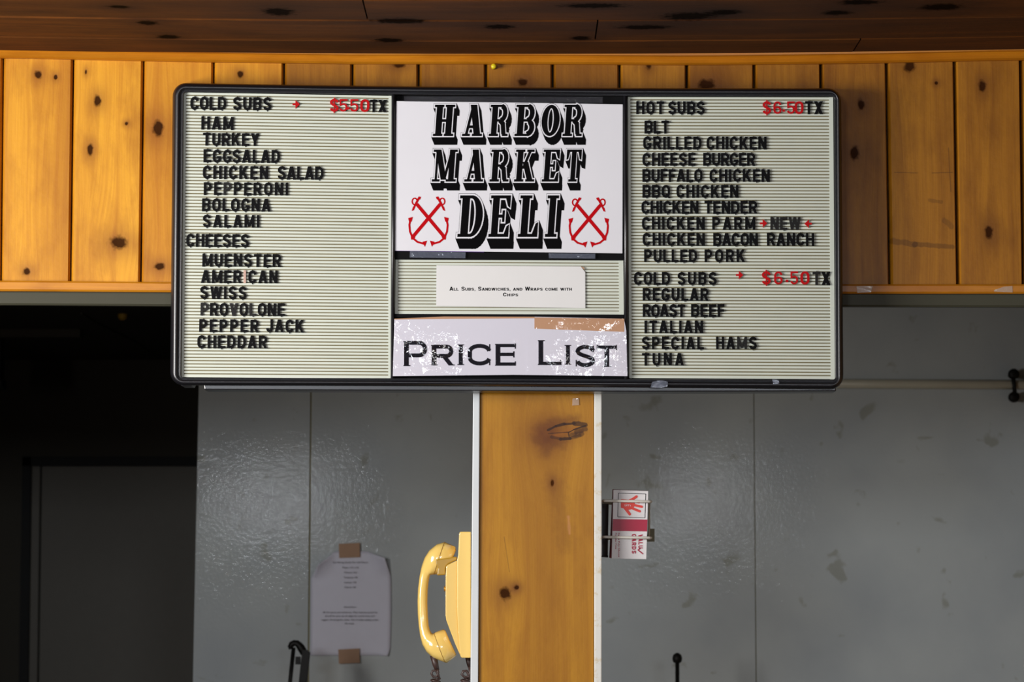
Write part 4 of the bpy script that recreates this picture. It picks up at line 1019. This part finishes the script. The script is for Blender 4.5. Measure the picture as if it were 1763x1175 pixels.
# small notice on the middle insert
def z4(x, y): return (670+x/4.198, 430+y/4.198)
cap = thing('chips_notice', P(879, 494, 4.928), 'small white paper notice about chips on the middle grooved strip', 'notice')
b = BM(); pxprism(b, [z4(342,114), z4(1385,122), z4(1417,165), z4(1418,424), z4(340,408)], 4.9275, 4.9285); part('sheet', b, M_paper_cap, cap)
b = BM()
def small_caps(b, s, x0, x1, yb_, Hc, Hl, conv, t=.2, th=.15, wk=1.35, Y=4.9272):
    wid = []; up = True
    for c in s: wid.append(.55*Hl if c == ' ' else (GW[c.upper()]*wk*(Hc if c.isupper() else Hl))*(1.3 if c in 'iI' else 1))
    gap = .16*Hl; tot = sum(wid)+gap*(len(s)-1); k = (x1-x0)/tot; x = 0
    for c, w in zip(s, wid):
        if c != ' ':
            h = Hc if c.isupper() else Hl; g = glyph(c.upper(), w/h*.98, t, th)
            print_polys(b, [[(x0+(x+u*h)*k, yb_-v*h) for u, v in p] for p in g], Y, conv)
        x += w+gap
c4 = lambda x, y: (lambda q: (q.x, q.z))(P(*z4(x, y), 4.9272))
small_caps(b, 'All Subs, Sandwiches, and Wraps come with', 436, 1320, 297, 28, 21, c4, .22, .2); part('printed_line', b, M_ink, cap); b = BM(); small_caps(b, 'Chips', 823, 932, 338, 26, 20, c4, .22, .2)
part('printed_line', b, M_ink, cap)
b = BM(); pxprism(b, [z4(1385,122), z4(1413,150), z4(1408,128)], 4.9268, 4.9272); part('folded_corner', b, M_kraft, cap)

# price list sign
YP = 4.9185
pc = lambda x, y: P(*z4(x, y), YP)
patch = []
for (x, y, rx, ry, k) in ((400,770,110,80,1), (60,540,60,40,.8), (120,640,120,60,.45), (1400,535,120,40,.9), (1330,780,120,90,1), (1680,800,50,100,.9), (1400,640,80,40,.5), (300,870,150,30,.6), (250,640,200,60,.25), (80,850,80,30,.6)):
    q = pc(x, y); patch.append((q.x, q.z, rx/4198*.9, ry/4198*.9, k*.8))
M_gl_paper = glossy_crumple('paper_under_wrinkled_tape', srgb(214,213,226), patch)
M_gl_ink = glossy_crumple('ink_under_wrinkled_tape', srgb(16,18,28), patch)
M_gl_tan = glossy_crumple('tan_tape_under_clear_tape', srgb(190,148,118), patch)
pl = thing('price_list_sign', P(877, 598, YP), 'glossy tape covered white Price List paper sign at the bottom centre of board', 'sign')
b = BM(); pxprism(b, [z4(38,500), z4(400,484), z4(1050,486), z4(1698,500), z4(1714,590), z4(1722,915), z4(900,906), z4(26,915)], YP, YP+.001); part('sheet', b, M_gl_paper, pl)
b = BM(); pxprism(b, [z4(38,500), z4(400,484), z4(1050,486), z4(1050,497), z4(400,502), z4(38,506)], YP-.0003, YP+.0003); part('tan_tape_strip', b, M_gl_tan, pl)
b = BM(); pxprism(b, [z4(1050,490), z4(1700,500), z4(1698,595), z4(1050,572)], YP-.0003, YP+.0003); part('tan_tape_strip', b, M_gl_tan, pl)
b = BM(); pxprism(b, [z4(992,572), z4(1712,592), z4(1722,914), z4(992,905)], YP-.0002, YP+.0003); part('overlapping_sheet', b, M_gl_paper, pl)
b = BM(); YI = YP-.0006; cI = lambda x, y: (lambda q: (q.x, q.z))(P(*z4(x, y), YI))
for (c, x0, x1, y0, y1) in (('P',103,280,662,843), ('R',303,468,690,838), ('I',493,540,686,835), ('C',566,740,684,836), ('E',765,915,682,840), ('L',1075,1245,655,835), ('I',1268,1315,690,832), ('S',1345,1490,692,848), ('T',1500,1645,694,848)):
    H = y1-y0; st = 33/H; w = (x1-x0)/H; polys = []
    mg = .05 if c in 'PRELT' else 0
    if c == 'I': polys = glyph('I', w, 28/H)+rect(0,0,w,.045)+rect(0,.955,w,1)
    else: polys = glyph(c, w-mg, st, 24/H); polys = [[(x+mg/2, y) for x, y in p] for p in polys]
    if c in 'PR': polys += rect(0,0,st+.09,.045)+rect(0,.955,.3,1)
    if c == 'R': polys += rect(w-.26,0,w+.03,.045)
    if c in 'EL': polys += rect(0,.955,st+.1,1)+rect(0,0,.2,.045)+rect(w-.05,0,w,.2)
    if c == 'E': polys += rect(w-.05,.78,w,1.02)+rect(w-.12,.38,w-.065,.66)
    if c == 'T': polys += rect(0,.78,.045,1.03)+rect(w-.045,.78,w,1.03)+rect(w/2-.2,0,w/2+.2,.045)
    if c == 'C': polys += rect(w-.12,.66,w-.07,1.0)+rect(w-.12,0,w-.07,.30)
    if c == 'S': polys += rect(w-.13,.68,w-.08,.98)+rect(.02,.02,.07,.32)
    b = BM(); print_polys(b, [[(x0+u*H, y1-v*H) for u, v in p] for p in polys], YI, cI); part('printed_letter', b, M_gl_ink, pl)

# ------------------------------------------------------------------ pushpin and tape scraps
q = P(850, 116, 4.998); pin = thing('pushpin', q, 'yellow round pushpin in the pine wall above the menu board', 'pushpin')
b = BM(); tube(b, [q+Vector((0,.002,0)), q+Vector((0,-.001,0)), q+Vector((0,-.006,0)), q+Vector((0,-.007,0)), q+Vector((0,-.0115,0)), q+Vector((0,-.013,0))], [.0035,.0042,.0022,.0042,.0046,.003], 12); part('pin_head', b, M_pin, pin, True)
tape([(1474.5,492.8),(1503,492.6),(1499.5,503.5),(1476,504.5)], 4.9854, M_tape2, 'scrap of matte tape on the lower trim just right of the board')
tape([(1711,500),(1728,494),(1743,492.6),(1743.5,503.8),(1712,502.5)], 4.9854, M_tape2, 'torn tape scrap on the lower trim near the right edge')
tape([(986,686.3),(996.5,686),(997,698),(985,698.6)], 4.9995, M_tape2, 'tiny square of tape at the top of the wooden post')
tape([(1123,658),(1139,655),(1150,658),(1149,666),(1136,668.5),(1120,667.5)], 4.9178, M_tape3, 'torn clear tape scrap on the bottom frame below TUNA')
tape([(1330,653),(1341,655),(1341,661),(1331,662)], 4.9178, M_tape3, 'tiny clear tape scrap on the bottom frame near its right end')
